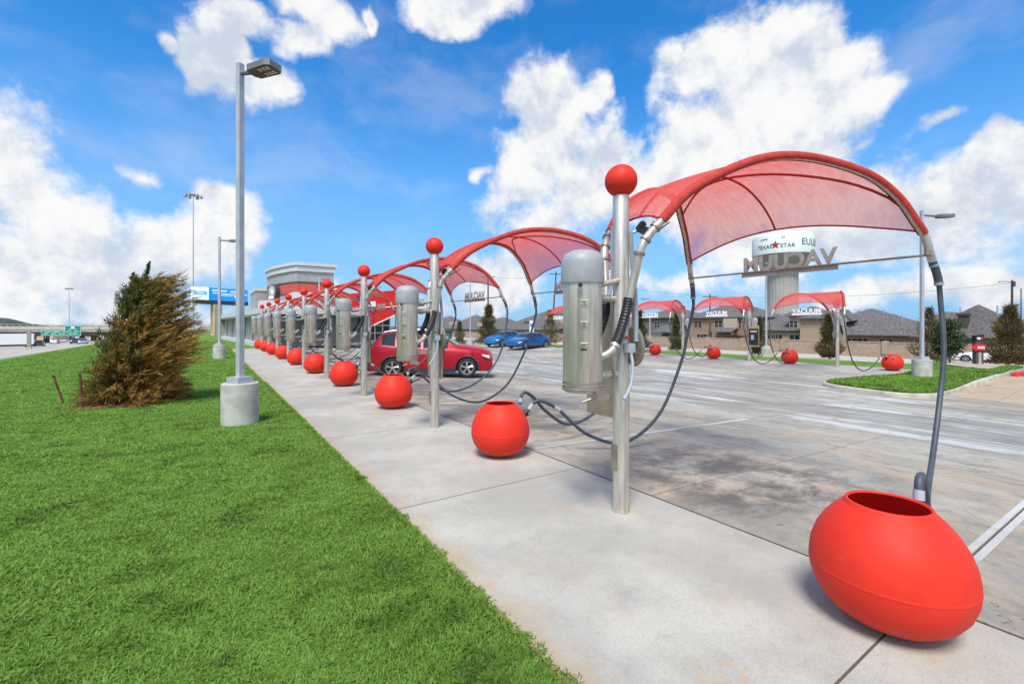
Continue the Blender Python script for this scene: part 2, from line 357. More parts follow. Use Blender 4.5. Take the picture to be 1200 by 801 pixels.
# ------------------------------------------------------------------ mesh helpers
class MB:
    def __init__(s): s.v = []; s.f = []
    def add(s, vs, fs):
        o = len(s.v); s.v += [tuple(v) for v in vs]; s.f += [tuple(i+o for i in f) for f in fs]
    def box(s, c, d, rot=None):
        x, y, z = (v/2 for v in d); rm = Euler(rot).to_matrix() if rot else Matrix.Identity(3)
        vs = [Vector(c)+rm@Vector((a*x, b*y, e*z)) for a in (-1,1) for b in (-1,1) for e in (-1,1)]
        s.add(vs, [(0,1,3,2),(4,6,7,5),(0,4,5,1),(2,3,7,6),(0,2,6,4),(1,5,7,3)])
    def bb(s, x0, x1, y0, y1, z0, z1): s.box(((x0+x1)/2,(y0+y1)/2,(z0+z1)/2), (x1-x0,y1-y0,z1-z0))
    def prism(s, poly, ax, a, b):       # poly in the other two axes, extruded along ax from a to b
        def mk(p, q):
            return {0:(q,p[0],p[1]),1:(p[0],q,p[1]),2:(p[0],p[1],q)}[ax]
        n = len(poly); vs = [mk(p,a) for p in poly]+[mk(p,b) for p in poly]
        s.add(vs, [tuple(range(n))[::-1], tuple(range(n,2*n))]+[(i,(i+1)%n,n+(i+1)%n,n+i) for i in range(n)])
    def tube(s, pts, r, seg=10, caps=True):
        pts = [Vector(p) for p in pts]; n = len(pts)
        rs = r if isinstance(r, (list, tuple)) else [r]*n
        vs = []; prev = None
        for i, p in enumerate(pts):
            t = (pts[min(i+1,n-1)]-pts[max(i-1,0)]).normalized()
            if prev is None:
                a = t.cross(Vector((0,0,1)));
                if a.length < .01: a = t.cross(Vector((1,0,0)))
            else: a = prev-t*prev.dot(t)
            a.normalize(); prev = a; bb = t.cross(a)
            for k in range(seg):
                an = 2*PI*k/seg; vs.append(p+(a*math.cos(an)+bb*math.sin(an))*rs[i])
        fs = [(i*seg+k, i*seg+(k+1)%seg, (i+1)*seg+(k+1)%seg, (i+1)*seg+k) for i in range(n-1) for k in range(seg)]
        if caps: fs += [tuple(range(seg))[::-1], tuple(range((n-1)*seg, n*seg))]
        s.add(vs, fs)
    def lathe(s, prof, c=(0,0,0), seg=24, ax=2):
        vs = []
        for r, z in prof:
            for k in range(seg):
                a = 2*PI*k/seg; q = (r*math.cos(a), r*math.sin(a), z)
                if ax == 1: q = (q[0], q[2], q[1])
                if ax == 0: q = (q[2], q[0], q[1])
                vs.append((q[0]+c[0], q[1]+c[1], q[2]+c[2]))
        n = len(prof)
        fs = [(i*seg+k, i*seg+(k+1)%seg, (i+1)*seg+(k+1)%seg, (i+1)*seg+k) for i in range(n-1) for k in range(seg)]
        s.add(vs, fs)
    def sphere(s, c, r, seg=28, rings=16):
        s.lathe([(max(1e-4, r*math.sin(PI*i/rings)), -r*math.cos(PI*i/rings)) for i in range(rings+1)], c, seg)
    def mesh(s, name, smooth=False, fix=True):
        me = bpy.data.meshes.new(name); me.from_pydata(s.v, [], s.f); me.update()
        if fix:
            bm = bmesh.new(); bm.from_mesh(me); bmesh.ops.remove_doubles(bm, verts=bm.verts, dist=1e-5)
            bmesh.ops.recalc_face_normals(bm, faces=bm.faces); bm.to_mesh(me); bm.free()
        if smooth:
            me.polygons.foreach_set('use_smooth', [True]*len(me.polygons))
            if smooth != 2:
                me.set_sharp_from_angle(angle=R(40))
        return me
    def build(s, name, mat, parent=None, smooth=False, loc=None, fix=True):
        o = bpy.data.objects.new(name, s.mesh(name, smooth, fix)); C.objects.link(o)
        o.data.materials.append(mat)
        if parent: o.parent = parent
        if loc: o.location = loc
        return o
def cr(pts, n=8):
    P = [Vector(p) for p in pts]; P = [2*P[0]-P[1]]+P+[2*P[-1]-P[-2]]; out = []
    for i in range(1, len(P)-2):
        for k in range(n):
            t = k/n; a, b, c, d = P[i-1:i+3]
            out.append(.5*((2*b)+(c-a)*t+(2*a-5*b+4*c-d)*t*t+(3*b-a-3*c+d)*t**3))
    out.append(P[-2]); return out
def tag(o, label=None, cat=None, group=None, kind=None):
    if label: o['label'] = label
    if cat: o['category'] = cat
    if group: o['group'] = group
    if kind: o['kind'] = kind
    return o
def empty(name, loc=(0,0,0), rz=0, label=None, cat=None, group=None):
    o = bpy.data.objects.new(name, None); C.objects.link(o); o.location = loc; o.rotation_euler = (0,0,rz)
    o.empty_display_size = .2
    return tag(o, label, cat, group)
def kids(o): return [c for c in C.objects if c.parent == o]
def copy_tree(o, parent=None):
    c = o.copy(); C.objects.link(c)
    if parent: c.parent = parent
    for ch in kids(o): copy_tree(ch, c)
    return c
def struct(mb, name, mat, **k): return tag(mb.build(name, mat, **k), kind='structure')
def textmesh(s, size, extrude=.01, bold=0, align='CENTER', space=1.0):
    cu = bpy.data.curves.new('lettering', 'FONT'); cu.body = s; cu.size = size; cu.extrude = extrude; cu.offset = bold
    cu.align_x = align; cu.align_y = 'CENTER'; cu.space_character = space; cu.resolution_u = 3
    o = bpy.data.objects.new('lettering', cu); C.objects.link(o)
    dg = bpy.context.evaluated_depsgraph_get(); dg.update()
    me = bpy.data.meshes.new_from_object(o.evaluated_get(dg))
    C.objects.unlink(o); bpy.data.objects.remove(o); bpy.data.curves.remove(cu)
    me.materials.clear()
    return me
def link(name, me, mat, parent=None, loc=None, rot=None):
    o = bpy.data.objects.new(name, me); C.objects.link(o); me.materials.append(mat)
    if parent: o.parent = parent
    if loc: o.location = loc
    if rot: o.rotation_euler = rot
    return o
def quads(name, P, D, W, cols, mat, parent=None, tip=.0):
    """leaf strips: root P, vector D, half-width vector W, each its own little face, colour per face"""
    n = len(P)
    V = np.empty((n,4,3), np.float32)
    V[:,0] = P-W; V[:,1] = P+W; V[:,2] = P+D+W*tip; V[:,3] = P+D-W*tip
    me = bpy.data.meshes.new(name)
    me.vertices.add(4*n); me.vertices.foreach_set('co', V.ravel())
    me.loops.add(4*n); me.loops.foreach_set('vertex_index', np.arange(4*n, dtype=np.int32))
    me.polygons.add(n); me.polygons.foreach_set('loop_start', np.arange(0,4*n,4,dtype=np.int32))
    if cols is not None:
        at = me.color_attributes.new('Col', 'FLOAT_COLOR', 'POINT')
        c4 = np.ones((n,4,4), np.float32); c4[:,:,:3] = cols[:,None,:]
        at.data.foreach_set('color', c4.ravel())
    me.update(calc_edges=True); me.validate()
    me.materials.append(mat)
    o = bpy.data.objects.new(name, me); C.objects.link(o)
    if parent: o.parent = parent
    return o
EXPO = 0.6; SUN_E = 3.0; SUN_ANG = 20
SKY_SAT = 1.1; SKY_VAL = 1.0; SKY_HUE = .5; SKY_TINT = (.20,.84,1.25)
CLOUD_HI = (5.3,5.3,5.3); CLOUD_LO = (3.15,3.6,4.35); HAZE = (1.85,3.1,4.85)
# ------------------------------------------------------------------ the ground
def strip(name, x0, x1, y0, y1, dz, mat, ny=1, kind='structure'):
    xs = sorted({x0, x1, *[p[0] for p in PROF if x0 < p[0] < x1]})
    fine = []
    for a, b in zip(xs, xs[1:]):
        k = max(1, min(24, int((b-a)/1.5))); fine += [a+(b-a)*i/k for i in range(k)]
    fine.append(x1)
    ys = [y0+(y1-y0)*i/ny for i in range(ny+1)]
    m = MB(); n = len(fine)
    m.add([(x, y, gz(x)+dz) for y in ys for x in fine],
          [(j*n+i, j*n+i+1, (j+1)*n+i+1, (j+1)*n+i) for j in range(ny) for i in range(n-1)])
    o = m.build(name, mat, smooth=2)
    return tag(o, kind=kind)
strip('ground', -3000, 3000, -300, 3000, -.06, M['dryground'], 3)
strip('lawn', -8.5, 1.455, -20, 130, 0, M['lawn'], 4)
strip('lawn', 1.459, 3.79, 39.6, 130, -.004, M['lawn'], 2)
strip('lawn', 26.4, 31.5, 5.6, 120, .004, M['lawn'], 2)
strip('lawn', -14, -8.504, -20, 150, .004, M['lawn'], 2)
strip('sidewalk', 1.459, 3.785, -12, 39.6, .002, M['sidewalk'], 4)
strip('parking_lot', 3.785, 26.4, -12, 110, 0, M['lot'], 6)
strip('street', 31.5, 60, -40, 260, .004, M['street'], 2)
strip('verge', 60, 71, -40, 260, .002, pm('tan_verge', (.42,.32,.21), .95, 0, .2, .5), 2)
strip('highway', -55, -14.5, -40, 700, .01, M['highway'], 2)
mb = MB()
for i in range(26):                                          # joint filler between walk and lot
    mb.bb(3.779, 3.793, -12+i*2, -10.004+i*2, -.01, .0045)
struct(mb, 'expansion_joint', pm('joint_filler', (.09,.06,.04), .95, 0, .4, 20))
for k in range(-1, 9):
    y = .95+4.25*k
    m = MB()
    xs = [3.86+(9.5-3.86)*i/8 for i in range(9)]
    for c_, w in (((0,.05),) if k else ((-.036,.026),(.036,.025))):
        m.add([(x, yy, gz(x)+.005) for x in xs for yy in (y+c_-w, y+c_+w)], [(2*i, 2*i+2, 2*i+3, 2*i+1) for i in range(8)])
    struct(m, 'parking_line', M['line'])
for k in range(0, 8):
    y = 11.4+4.25*k
    m = MB(); m.add([(x, yy, gz(x)+.006) for x in (18.6, 20, 22, 23.6) for yy in (y-.05, y+.05)], [(2*i, 2*i+2, 2*i+3, 2*i+1) for i in range(3)])
    struct(m, 'parking_line', M['line'])

# planted island by the far row
isl = [(18.9,7.55),(18.2,7.1),(17.75,6.0),(17.6,5.0),(18.0,4.45),(18.8,4.25),(22,4.12),(25.6,4.0),(27.5,4.1),(31.2,4.4),(31.2,7.4),(28,6.75),(25,6.35),(22,6.7),(20.3,7.3)]
def loop_smooth(poly, n=5):
    P = [Vector((*p,0)) for p in poly]; N_ = len(P); out = []
    for i in range(N_):
        a, b, c, d = P[i-1], P[i], P[(i+1)%N_], P[(i+2)%N_]
        for k in range(n):
            t = k/n; out.append(.5*((2*b)+(c-a)*t+(2*a-5*b+4*c-d)*t*t+(3*b-a-3*c+d)*t**3))
    return out
IS = loop_smooth(isl); cen = sum(IS, Vector())/len(IS)
def inset(p, d):
    q = p-cen; return cen+q*(1-d/q.length)
m = MB(); n = len(IS); prof = [(0,0),(0.02,.12),(.05,.14),(.17,.14),(.20,.125)]
m.add([(*inset(p,d).xy, gz(p.x)+h-.01) for d, h in prof for p in IS],
      [(j*n+i, j*n+(i+1)%n, (j+1)*n+(i+1)%n, (j+1)*n+i) for j in range(4) for i in range(n)])
struct(m, 'kerb', M['kerbc'])
IR = [inset(p, .19) for p in IS]
m = MB(); 
rings = [1,.8,.55,.3,.06]
vs = []
for s in rings:
    for p in IR:
        q = cen+(p-cen)*s; vs.append((q.x, q.y, gz(q.x)+.13+.10*(1-s)))
m.add(vs, [(j*n+i, j*n+(i+1)%n, (j+1)*n+(i+1)%n, (j+1)*n+i) for j in range(4) for i in range(n)]+[tuple(4*n+i for i in range(n))])
struct(m, 'island_lawn', M['lawn'])
def island_z(x): return gz(x)+.19
m = MB()
pp = [(26.6,5.2),(27.3,4.55),(30.8,4.7),(30.8,6.9),(28.2,6.3)]
m.add([(x, y, island_z(x)-.06) for x, y in pp]+[(x+(.2 if x<28 else -.1), y+.1, island_z(x)+.035) for x, y in pp], [(5,6,7,8,9)]+[(i,(i+1)%5,5+(i+1)%5,5+i) for i in range(5)])
struct(m, 'pebble_bed', M['mulch'])
m = MB()
for a, b in (((25.9,3.72),(27.4,3.62)),((27.4,3.62),(31,3.5))):
    for (q, w) in ((a,b),):
        m.add([(q[0],q[1],gz(q[0])),(w[0],w[1],gz(w[0])),(w[0],w[1]+.16,gz(w[0])),(q[0],q[1]+.16,gz(q[0])),
               (q[0],q[1]+.02,gz(q[0])+.15),(w[0],w[1]+.02,gz(w[0])+.15),(w[0],w[1]+.16,gz(w[0])+.15),(q[0],q[1]+.16,gz(q[0])+.15)],
              [(0,1,5,4),(4,5,6,7),(3,7,6,2),(0,4,7,3),(1,2,6,5)])
struct(m, 'red_kerb', M['redpaint'])

# ------------------------------------------------------------------ grass blades
def blades(n, xr, yr, zf, hmin, hmax, wbase, pdf=None):
    if pdf is None:
        x = rng.uniform(*xr, n); y = rng.uniform(*yr, n)
    else:
        u = rng.random(n); d = (.7**.4+(60**.4-.7**.4)*u)**(1/.4); a = rng.uniform(-PI, PI, n)
        x = d*np.cos(a); y = d*np.sin(a)
    k = (x > xr[0]) & (x < xr[1]) & (y > yr[0]) & (y < yr[1])
    return x[k], y[k]
def blade_mesh(name, x, y, z, hmin, hmax, label=None):
    n = len(x); d = np.hypot(x, y)
    h = rng.uniform(hmin, hmax, n)*(1+.22*np.sin(x*3.1+np.sin(y*1.7)*2)*np.cos(y*2.3+x)+.22*np.sin(x*9.3+2*np.sin(y*4.1))*np.sin(y*8.1+2*np.sin(x*3.3))); a = rng.uniform(0, 2*PI, n); lean = rng.uniform(.5, 1.9, n)
    P = np.stack([x, y, z], 1).astype(np.float32)
    D = np.stack([np.cos(a)*lean*h, np.sin(a)*lean*h, h], 1)
    a2 = a+PI/2+rng.uniform(-.5, .5, n); w = (.0014+.0011*np.minimum(d, 40))*rng.uniform(.7, 1.3, n)
    W = np.stack([np.cos(a2)*w, np.sin(a2)*w, 0*w], 1)
    o = quads(name, P, D, W, None, M['blade'], tip=.12)
    return tag(o, label, 'grass', kind='stuff')
bx, by = blades(3300000, (-8.5,1.50), (-4,60), None, 0, 0, 0, True)
edge = rng.random(len(bx)) < np.where(bx > 1.44, .5, 1)
bx, by = bx[edge], by[edge]
ex = 1.455+rng.normal(0, .02, 14000); ey = rng.uniform(-1, 16, 14000)
tuft = [(1.50,1.95),(1.50,2.08),(1.49,2.6),(1.5,1.7),(1.5,4.0),(1.49,5.3),(1.5,3.2)]
tx = np.concatenate([rng.normal(a, .018, 70) for a, b in tuft]); ty = np.concatenate([rng.normal(b, .03, 70) for a, b in tuft])
bx = np.concatenate([bx, ex, tx]); by = np.concatenate([by, ey, ty])
print('blades', len(bx))
blade_mesh('lawn_grass', bx, by, np.zeros(len(bx)), .010, .024, 'short bright green grass blades covering the lawn beside the sidewalk')
ix = rng.uniform(17.6, 31, 60000); iy = rng.uniform(4, 8.4, 60000)
def inside(px, py):
    c = np.zeros(len(px), bool); j = len(IR)-1
    for i in range(len(IR)):
        a, b = IR[i], IR[j]
        c ^= ((a.y > py) != (b.y > py)) & (px < (b.x-a.x)*(py-a.y)/(b.y-a.y+1e-9)+a.x); j = i
    return c
k = inside(ix, iy); ix, iy = ix[k], iy[k]
k = ~((ix > 27) & (iy > 4.7) & (iy < 6.5)); ix, iy = ix[k], iy[k]
blade_mesh('island_grass', ix, iy, np.array([gz(v)+.15 for v in ix]), .04, .08, 'short green grass filling the kerbed island at the far right')

# ------------------------------------------------------------------ vacuum stations
A0, A1 = Vector((0,0,0)), None
def arch(sgn):
    H = [(-.055,.14,1.98),(-.02,.185,2.22),(.005,.225,2.43),(.06,.26,2.55),(.18,.32,2.70),(.45,.41,2.98),(.82,.53,3.20),(1.25,.65,3.38),(1.67,.77,3.46),(2.1,.93,3.44),(2.49,1.14,3.31),(2.79,1.28,3.10),(2.98,1.37,2.86),(3.10,1.42,2.70),(3.15,1.44,2.57),(3.21,1.455,2.44)]
    return cr([(x, sgn*y, h) for x, y, h in H], 6)
AR, AL = arch(-1), arch(1)
def arch_at(A, s):                     # position at fraction s of the horizontal run
    X = 3.15*s
    for a, b in zip(A, A[1:]):
        if a.x <= X <= b.x: return a.lerp(b, (X-a.x)/(b.x-a.x+1e-9))
    return A[-1]
def fab(u, v):                         # u 0..1 from post outwards, v 0..1 from R to L
    w = 1-(2*v-1)**2
    s0 = .056+.026*w; s1 = .975-.065*w; s = s0+(s1-s0)*u
    a, b = arch_at(AR, s), arch_at(AL, s); p = a.lerp(b, v)
    p.z += w*(.02+.03*math.sin(PI*min(1,u*2.2)) if u < .45 else .02)-w*.045*u
    return p+Vector((0,0,.012))
def make_station():
    st = empty('vacuum_station')
    m = MB(); m.lathe([(.001,2.975),(.07,2.975),(.076,2.96),(.076,.02),(.001,.02)], seg=24); m.lathe([(.084,0),(.084,.02),(.001,.021)], seg=24)
    post = m.build('post', M['steel'], st, 1)
    m = MB(); m.box((-.075,.012,.52), (.012,.075,.24)); m.build('access_plate', M['steel_dark'], post)
    m = MB(); m.sphere((0,0,3.115), .152, 32, 20); m.build('ball', M['red'], st, 2)
    # arms
    for sgn, A in ((-1, AR), (1, AL)):
        m = MB()
        m.tube(A, .039, 12); ap = m.build('arm_pipe', M['steel'], st, 1)
        sl = [p for p in A if .17 <= p.x <= 3.09]
        m = MB(); vs = []; ks = 13
        for i, p in enumerate(sl):             # open-bottomed pocket of cloth over the pipe
            t = (sl[min(i+1,len(sl)-1)]-sl[max(i-1,0)]).normalized(); up = Vector((0,0,1)); up = (up-t*up.dot(t)).normalized(); sd = t.cross(up)
            for k in range(ks):
                a = R(-146+292*k/(ks-1)); vs.append(p+(up*math.cos(a)+sd*math.sin(a))*.047)
        m.add(vs, [(i*ks+k,(i+1)*ks+k,(i+1)*ks+k+1,i*ks+k+1) for i in range(len(sl)-1) for k in range(ks-1)])
        m.build('fabric_sleeve', M['sleeve'], ap, 1, fix=False)
        for s in (.0, .05, .12):
            i = min(range(1,len(A)-1), key=lambda q: abs(A[q].x-s)); t = (A[i+1]-A[i-1]).normalized()
            m = MB(); m.tube([A[i]-t*.012, A[i]+t*.012], .053, 12); m.build('clamp', M['steel_dark'], ap, 1)
        # ribbed flexible elbow from canister up into the pipe
        e = A[0]
        pts = cr([(-.36, sgn*.07, 1.46), (-.27, sgn*.13, 1.52), (-.20, sgn*.14, 1.62), (-.13, sgn*.13, 1.74), (-.075, sgn*.13, 1.88), tuple(e+Vector((0,0,.02)))], 9)
        m = MB(); rs = [.042+(.004 if i % 2 else 0) for i in range(len(pts))]
        m.tube(pts[14:], rs[14:], 12); fx = m.build('flexible_elbow', M['black'], st)
        m = MB(); m.tube(pts[:16], .034, 12); m.tube([pts[13], pts[15]], .047, 12); m.build('collar', M['steel'], fx, 1)
        # hose from the outer end down to the bin
        en = A[-1]
        if sgn > 0:
            hp = [tuple(en), (3.258,1.475,2.33), (3.29,1.49,2.20), (3.30,1.50,2.02), (3.18,1.52,1.6), (2.98,1.50,1.15), (2.50,1.53,.40), (1.85,1.62,.045), (1.25,1.77,.20), (.78,1.90,.60), (.50,1.97,.72), (.36,2.02,.58)]
        else:
            hp = [tuple(en), (3.258,-1.475,2.33), (3.29,-1.49,2.20), (3.30,-1.50,2.02), (3.20,-1.55,1.5), (3.02,-1.56,1.0), (2.65,-1.60,.55), (2.05,-1.70,.26), (1.4,-1.86,.22), (.9,-1.98,.48), (.62,-2.03,.72), (.47,-2.06,.81), (.385,-2.07,.79), (.34,-2.08,.66)]
        pts = cr(hp, 10)
        m = MB(); m.tube(pts, [.037 if i < 22 else .024 for i in range(len(pts))], 10); ho = m.build('hose', M['hose'], st, 1)
        m = MB(); m.tube(pts[19:22], .043, 12); m.build('hose_cuff', M['conduit'], ho, 1)
        m = MB(); m.tube(pts[3:6], .042, 12); m.build('hose_cuff', M['conduit'], ho, 1)
        k = len(pts)-14
        m = MB(); m.tube(pts[-7:-2], .029, 12); m.build('nozzle_coupling', M['coupling'], ho, 1)
        if sgn > 0:
            m = MB(); m.tube(pts[-22:-19], .029, 12); m.build('hose_cuff', M['coupling'], ho, 1)
    # canopy
    nu, nv = 22, 20
    m = MB(); m.add([fab(i/nu, j/nv) for i in range(nu+1) for j in range(nv+1)],
                    [(i*(nv+1)+j, (i+1)*(nv+1)+j, (i+1)*(nv+1)+j+1, i*(nv+1)+j+1) for i in range(nu) for j in range(nv)])
    cn = m.build('canopy', M['cloth'], st, 2)
    def band(f, n, w, name):
        m = MB(); m.tube([f(i/n)-Vector((0,0,.012)) for i in range(n+1)], w, 6); return m.build(name, M['hem'], cn, 1)
    band(lambda t: fab(1, t), 30, .011, 'hem'); band(lambda t: fab(0, t), 20, .011, 'hem')
    band(lambda t: fab(t, .5), 30, .013, 'seam')
    band(lambda t: fab(.95-.30*math.sin(PI*t)**.8-.14*t, t), 40, .014, 'seam')
    # tie cable under the back corner
    m = MB(); m.tube([arch_at(AR,.02)+Vector((.03,0,.0)), arch_at(AR,.10)+Vector((.05,.10,-.13))], .006, 6); m.build('tie_cable', M['asph'], st)
    # rod with the word
    e0, e1 = arch_at(AR,.995), arch_at(AL,.995)
    m = MB(); m.tube([Vector((e0.x,e0.y-.03,2.50)), Vector((e1.x,e1.y+.03,2.50))], .013, 8)
    for e in (e0, e1): m.tube([Vector((e.x,e.y,2.50)), Vector((e.x,e.y,2.58))], .03, 8)
    rod = m.build('sign_rod', M['steel_dark'], st, 1)
    me = textmesh('VACUUM', .335, .006, .012, space=1.0)
    bm = bmesh.new(); bm.from_mesh(me)
    w = max(v.co.x for v in bm.verts)-min(v.co.x for v in bm.verts); f = 1.17/w
    lo = min(v.co.y for v in bm.verts)
    for v in bm.verts:                           # text x -> +y when read from the lot (+x) side
        x, y, z = v.co; v.co = Vector((e0.x+.012+z, x*f, 2.505+(y-lo)*.82))
    bm.to_mesh(me); bm.free()
    link('vacuum_lettering', me, M['lettersteel'], st)
    m = MB(); m.bb(e0.x+.005, e0.x+.019, -.60, .60, 2.435, 2.512); m.build('lettering_rail', M['lettersteel'], st)
    # canister
    cx = -.49
    m = MB(); m.lathe([(.001,1.165),(.155,1.165),(.172,1.19),(.172,2.15)], (cx,0,0), 32); can = m.build('canister', M['steel'], st, 1)
    m = MB(); m.lathe([(.186,2.12),(.190,2.14),(.190,2.30),(.180,2.34),(.150,2.385),(.09,2.41),(.001,2.417)], (cx,0,0), 32); m.lathe([(.001,2.125),(.186,2.12)], (cx,0,0), 32)
    m.build('domed_lid', M['grey_lid'], st, 1)
    m = MB(); m.lathe([(.178,1.185),(.180,1.20),(.178,1.215)], (cx,0,0), 32); m.lathe([(.176,1.245),(.1765,1.25),(.176,1.255)], (cx,0,0), 32)
    m.bb(cx-.03, cx+.13, -.20, -.172, 1.115, 1.15); m.bb(cx-.02, cx+.1, -.196, -.176, 1.15, 1.19)
    m.tube([(cx-.06,-.17,1.13),(cx-.12,-.13,1.10)], .012, 6); m.build('bottom_latch', M['steel_dark'], can)
    m = MB()
    an = R(232)
    for z in (1.96,1.78,1.60):                   # toggles up the side facing the walk
        p = Vector((cx+.178*math.cos(an), .178*math.sin(an), z)); t = Vector((-math.sin(an), math.cos(an), 0)); o_ = Vector((math.cos(an), math.sin(an), 0))
        m.tube([p-o_*.01, p+o_*.022], .008, 6); m.tube([p+o_*.022-t*.03, p+o_*.022+t*.03], .007, 6)
    m.tube([Vector((cx+.174*math.cos(R(215)), .174*math.sin(R(215)), z)) for z in (1.2,2.1)], .004, 4)
    m.build('toggle_latch', M['steel_dark'], can)
    m = MB()
    for a0, a1, z, h in ((222,240,1.545,.006),):
        m.add([(cx+.1735*math.cos(R(a)), .1735*math.sin(R(a)), zz) for a in range(a0, a1+1, 3) for zz in (z-h, z+h)],
              [(2*i, 2*i+2, 2*i+3, 2*i+1) for i in range((a1-a0)//3)])
    m.build('slot', M['black'], can)
    m = MB(); m.add([(cx+.1745*math.cos(R(a)), .1745*math.sin(R(a)), zz) for a in range(284, 297, 4) for zz in (1.235,1.255)], [(2*i,2*i+2,2*i+3,2*i+1) for i in range(3)])
    m.build('orange_sticker', M['orange'], can)
    m = MB(); m.tube([(cx+.06*math.cos(R(215))*3, .2*math.sin(R(222)), 2.09), (cx+.2*math.cos(R(215)), .235*math.sin(R(222)), 2.09)], .018, 8); m.build('lid_knob', M['black'], can)
    for za, zb_, q, r_ in ((1.30,1.30,0,.034),(2.0,2.0,.03,.036),(2.10,2.18,-.02,.026)):
        m = MB(); m.tube([(cx+.1,q,za),(0,q,zb_)], r_, 12); m.build('bracket_pipe', M['steel'], st, 1)
    m = MB(); m.tube([(-.14,.0,1.30),(-.12,.0,1.30)], .042, 12); m.build('bracket_collar', M['steel_dark'], st, 1)
    # instruction panel standing on the lot side
    pn = MB(); pn.bb(.145,.185,.06,.62,.82,1.98); pb = pn.build('instruction_panel', M['panelback'], st)
    m = MB(); m.bb(.186,.196,.08,.60,.90,1.80); m.build('panel_face', M['black'], pb)
    m = MB(); m.bb(.197,.200,.16,.52,1.60,1.70); m.build('panel_heading', M['coupling'], pb); m = MB(); m.bb(.197,.200,.20,.36,1.20,1.45); m.build('panel_picture', M['galv'], pb)
    for z in (1.05,1.8): m = MB(); m.tube([(.07,.0,z),(.145,.10,z)], .02, 8); m.build('panel_bracket', M['steel_dark'], pb)
    m = MB(); m.lathe([(.001,-.02),(.105,-.02),(.11,0),(.105,.02),(.001,.02)], (0.09,-.07,0), 28, 0)
    for i in range(len(m.v)): m.v[i] = (m.v[i][0]+.02, m.v[i][1], m.v[i][2]*1.7+1.55)
    m.build('nozzle_holder', M['steel_dark'], st, 1)
    m = MB(); m.bb(-.045,.045,-.135,-.075,1.50,1.585); ob = m.build('outlet_box', M['coupling'], st)
    m = MB(); m.tube(cr([(0,-.12,1.50),(-.02,-.16,1.38),(-.09,-.20,1.22),(-.2,-.22,1.10)], 6), .016, 8); m.build('outlet_cable', M['conduit'], ob, 1)
    m = MB(); m.tube(cr([(-.03,.085,2.70),(-.03,.085,2.5),(-.03,.085,2.25),(-.07,.08,2.05),(-.2,.05,1.96),(-.32,.02,1.97)], 6), .015, 8); m.build('conduit', M['conduit'], st, 1)
    m = MB(); m.tube(cr([(.02,-.10,2.62),(.06,-.09,2.3),(.09,-.10,1.95),(.085,-.11,1.6)], 6), .022, 8); m.build('conduit', M['conduit'], st, 1)
    m = MB(); m.lathe([(.001,0),(.03,0),(.06,-.05),(.065,-.06),(.001,-.035)], (.12,-.10,2.66), 16, 1); m.build('horn_speaker', M['black'], st, 1)
    m = MB(); m.box((.22,-.15,2.70), (.09,.07,.075), (.3,.2,.5)); m.tube([(.08,-.05,2.62),(.2,-.13,2.68)], .014, 6); m.build('floodlight', M['coupling'], st)
    m = MB(); m.sphere((-.02,-.10,1.64), .018, 10, 8); m.build('red_button', M['red'], st, 1)
    return st
def make_bin():
    b = empty('round_bin')
    prof = [(.001,0),(.10,0),(.16,.010),(.25,.048),(.322,.105),(.372,.18),(.398,.26),(.4036,.310),(.4042,.3195),(.4052,.3215),(.4052,.3285),(.4042,.3305),(.4037,.342),(.4025,.37),(.391,.44),(.366,.515),(.328,.583),(.280,.645),(.232,.692),(.214,.706),(.213,.722),(.200,.724),(.196,.712)]
    prof = [(r*.975, z*.97) for r, z in prof]
    m = MB(); m.lathe(prof, seg=56); m.build('shell', M['binred'], b, 2)
    m = MB(); m.lathe([(.191,.690),(.215,.665),(.28,.60),(.36,.48),(.37,.34),(.28,.16),(.001,.13)], seg=40); m.build('liner', M['red_in'], b, 2)
    for sgn, (x, y, z) in ((1,(.345,-.12,.55)), (-1,(.335,.13,.56))):
        m = MB()
        n = Vector((x, y, .25)).normalized(); p = Vector((x,y,z))
        m.tube([p-n*.03, p+n*.012], .048, 14)
        m.build('hose_port', M['black'], b, 1)
    return b
station = make_station(); rbin = make_bin()
GN, GF = 'vacuum stations along the near sidewalk', 'vacuum stations along the far side of the lot'
near_labels = [
 'nearest vacuum station, its red canopy filling the upper right of the view',
 'second vacuum station from the camera, its red ball right of the red SUV roof',
 'third vacuum station from the camera, its post at the tail of the red SUV',
 'fourth vacuum station from the camera, its post just left of the red SUV tail',
 'fifth vacuum station, its ball before the right wall of the building tower',
 'sixth vacuum station from the camera, its ball under the corner of the building tower',
 'third last vacuum station of the near row, its ball under the round tower sign',
 'second last vacuum station of the near row, in front of the low glazed tunnel',
 'last and smallest vacuum station at the far end of the near row']
bin_labels = [
 'largest round red bin at the bottom right corner, its open top facing up',
 'second round red bin from the camera, just left of the nearest steel post',
 'third round red bin from the camera, below the front door of the red SUV',
 'fourth round red bin from the camera, below the tail of the red SUV',
 'fifth round red bin from the camera, the first one fully left of the red SUV',
 'sixth round red bin from the camera on the near sidewalk',
 'fourth last round red bin along the near sidewalk, near the tower base',
 'third last round red bin along the near sidewalk, in front of the glazed tunnel',
 'second last round red bin of the near row, almost at the end of the walk',
 'farthest and smallest round red bin at the end of the near sidewalk']
for i, lab in enumerate(near_labels):
    o = station if i == 0 else copy_tree(station)
    o.location = (3.25, 3.0+4.25*i, 0); tag(o, lab, 'vacuum station', GN)
for i, lab in enumerate(bin_labels):
    o = rbin if i == 0 else copy_tree(rbin)
    o.location = (3.35, 1.0, .002) if i == 0 else (3.30, .96+4.25*i, .002); tag(o, lab, 'trash bin', 'round red bins along the near sidewalk')
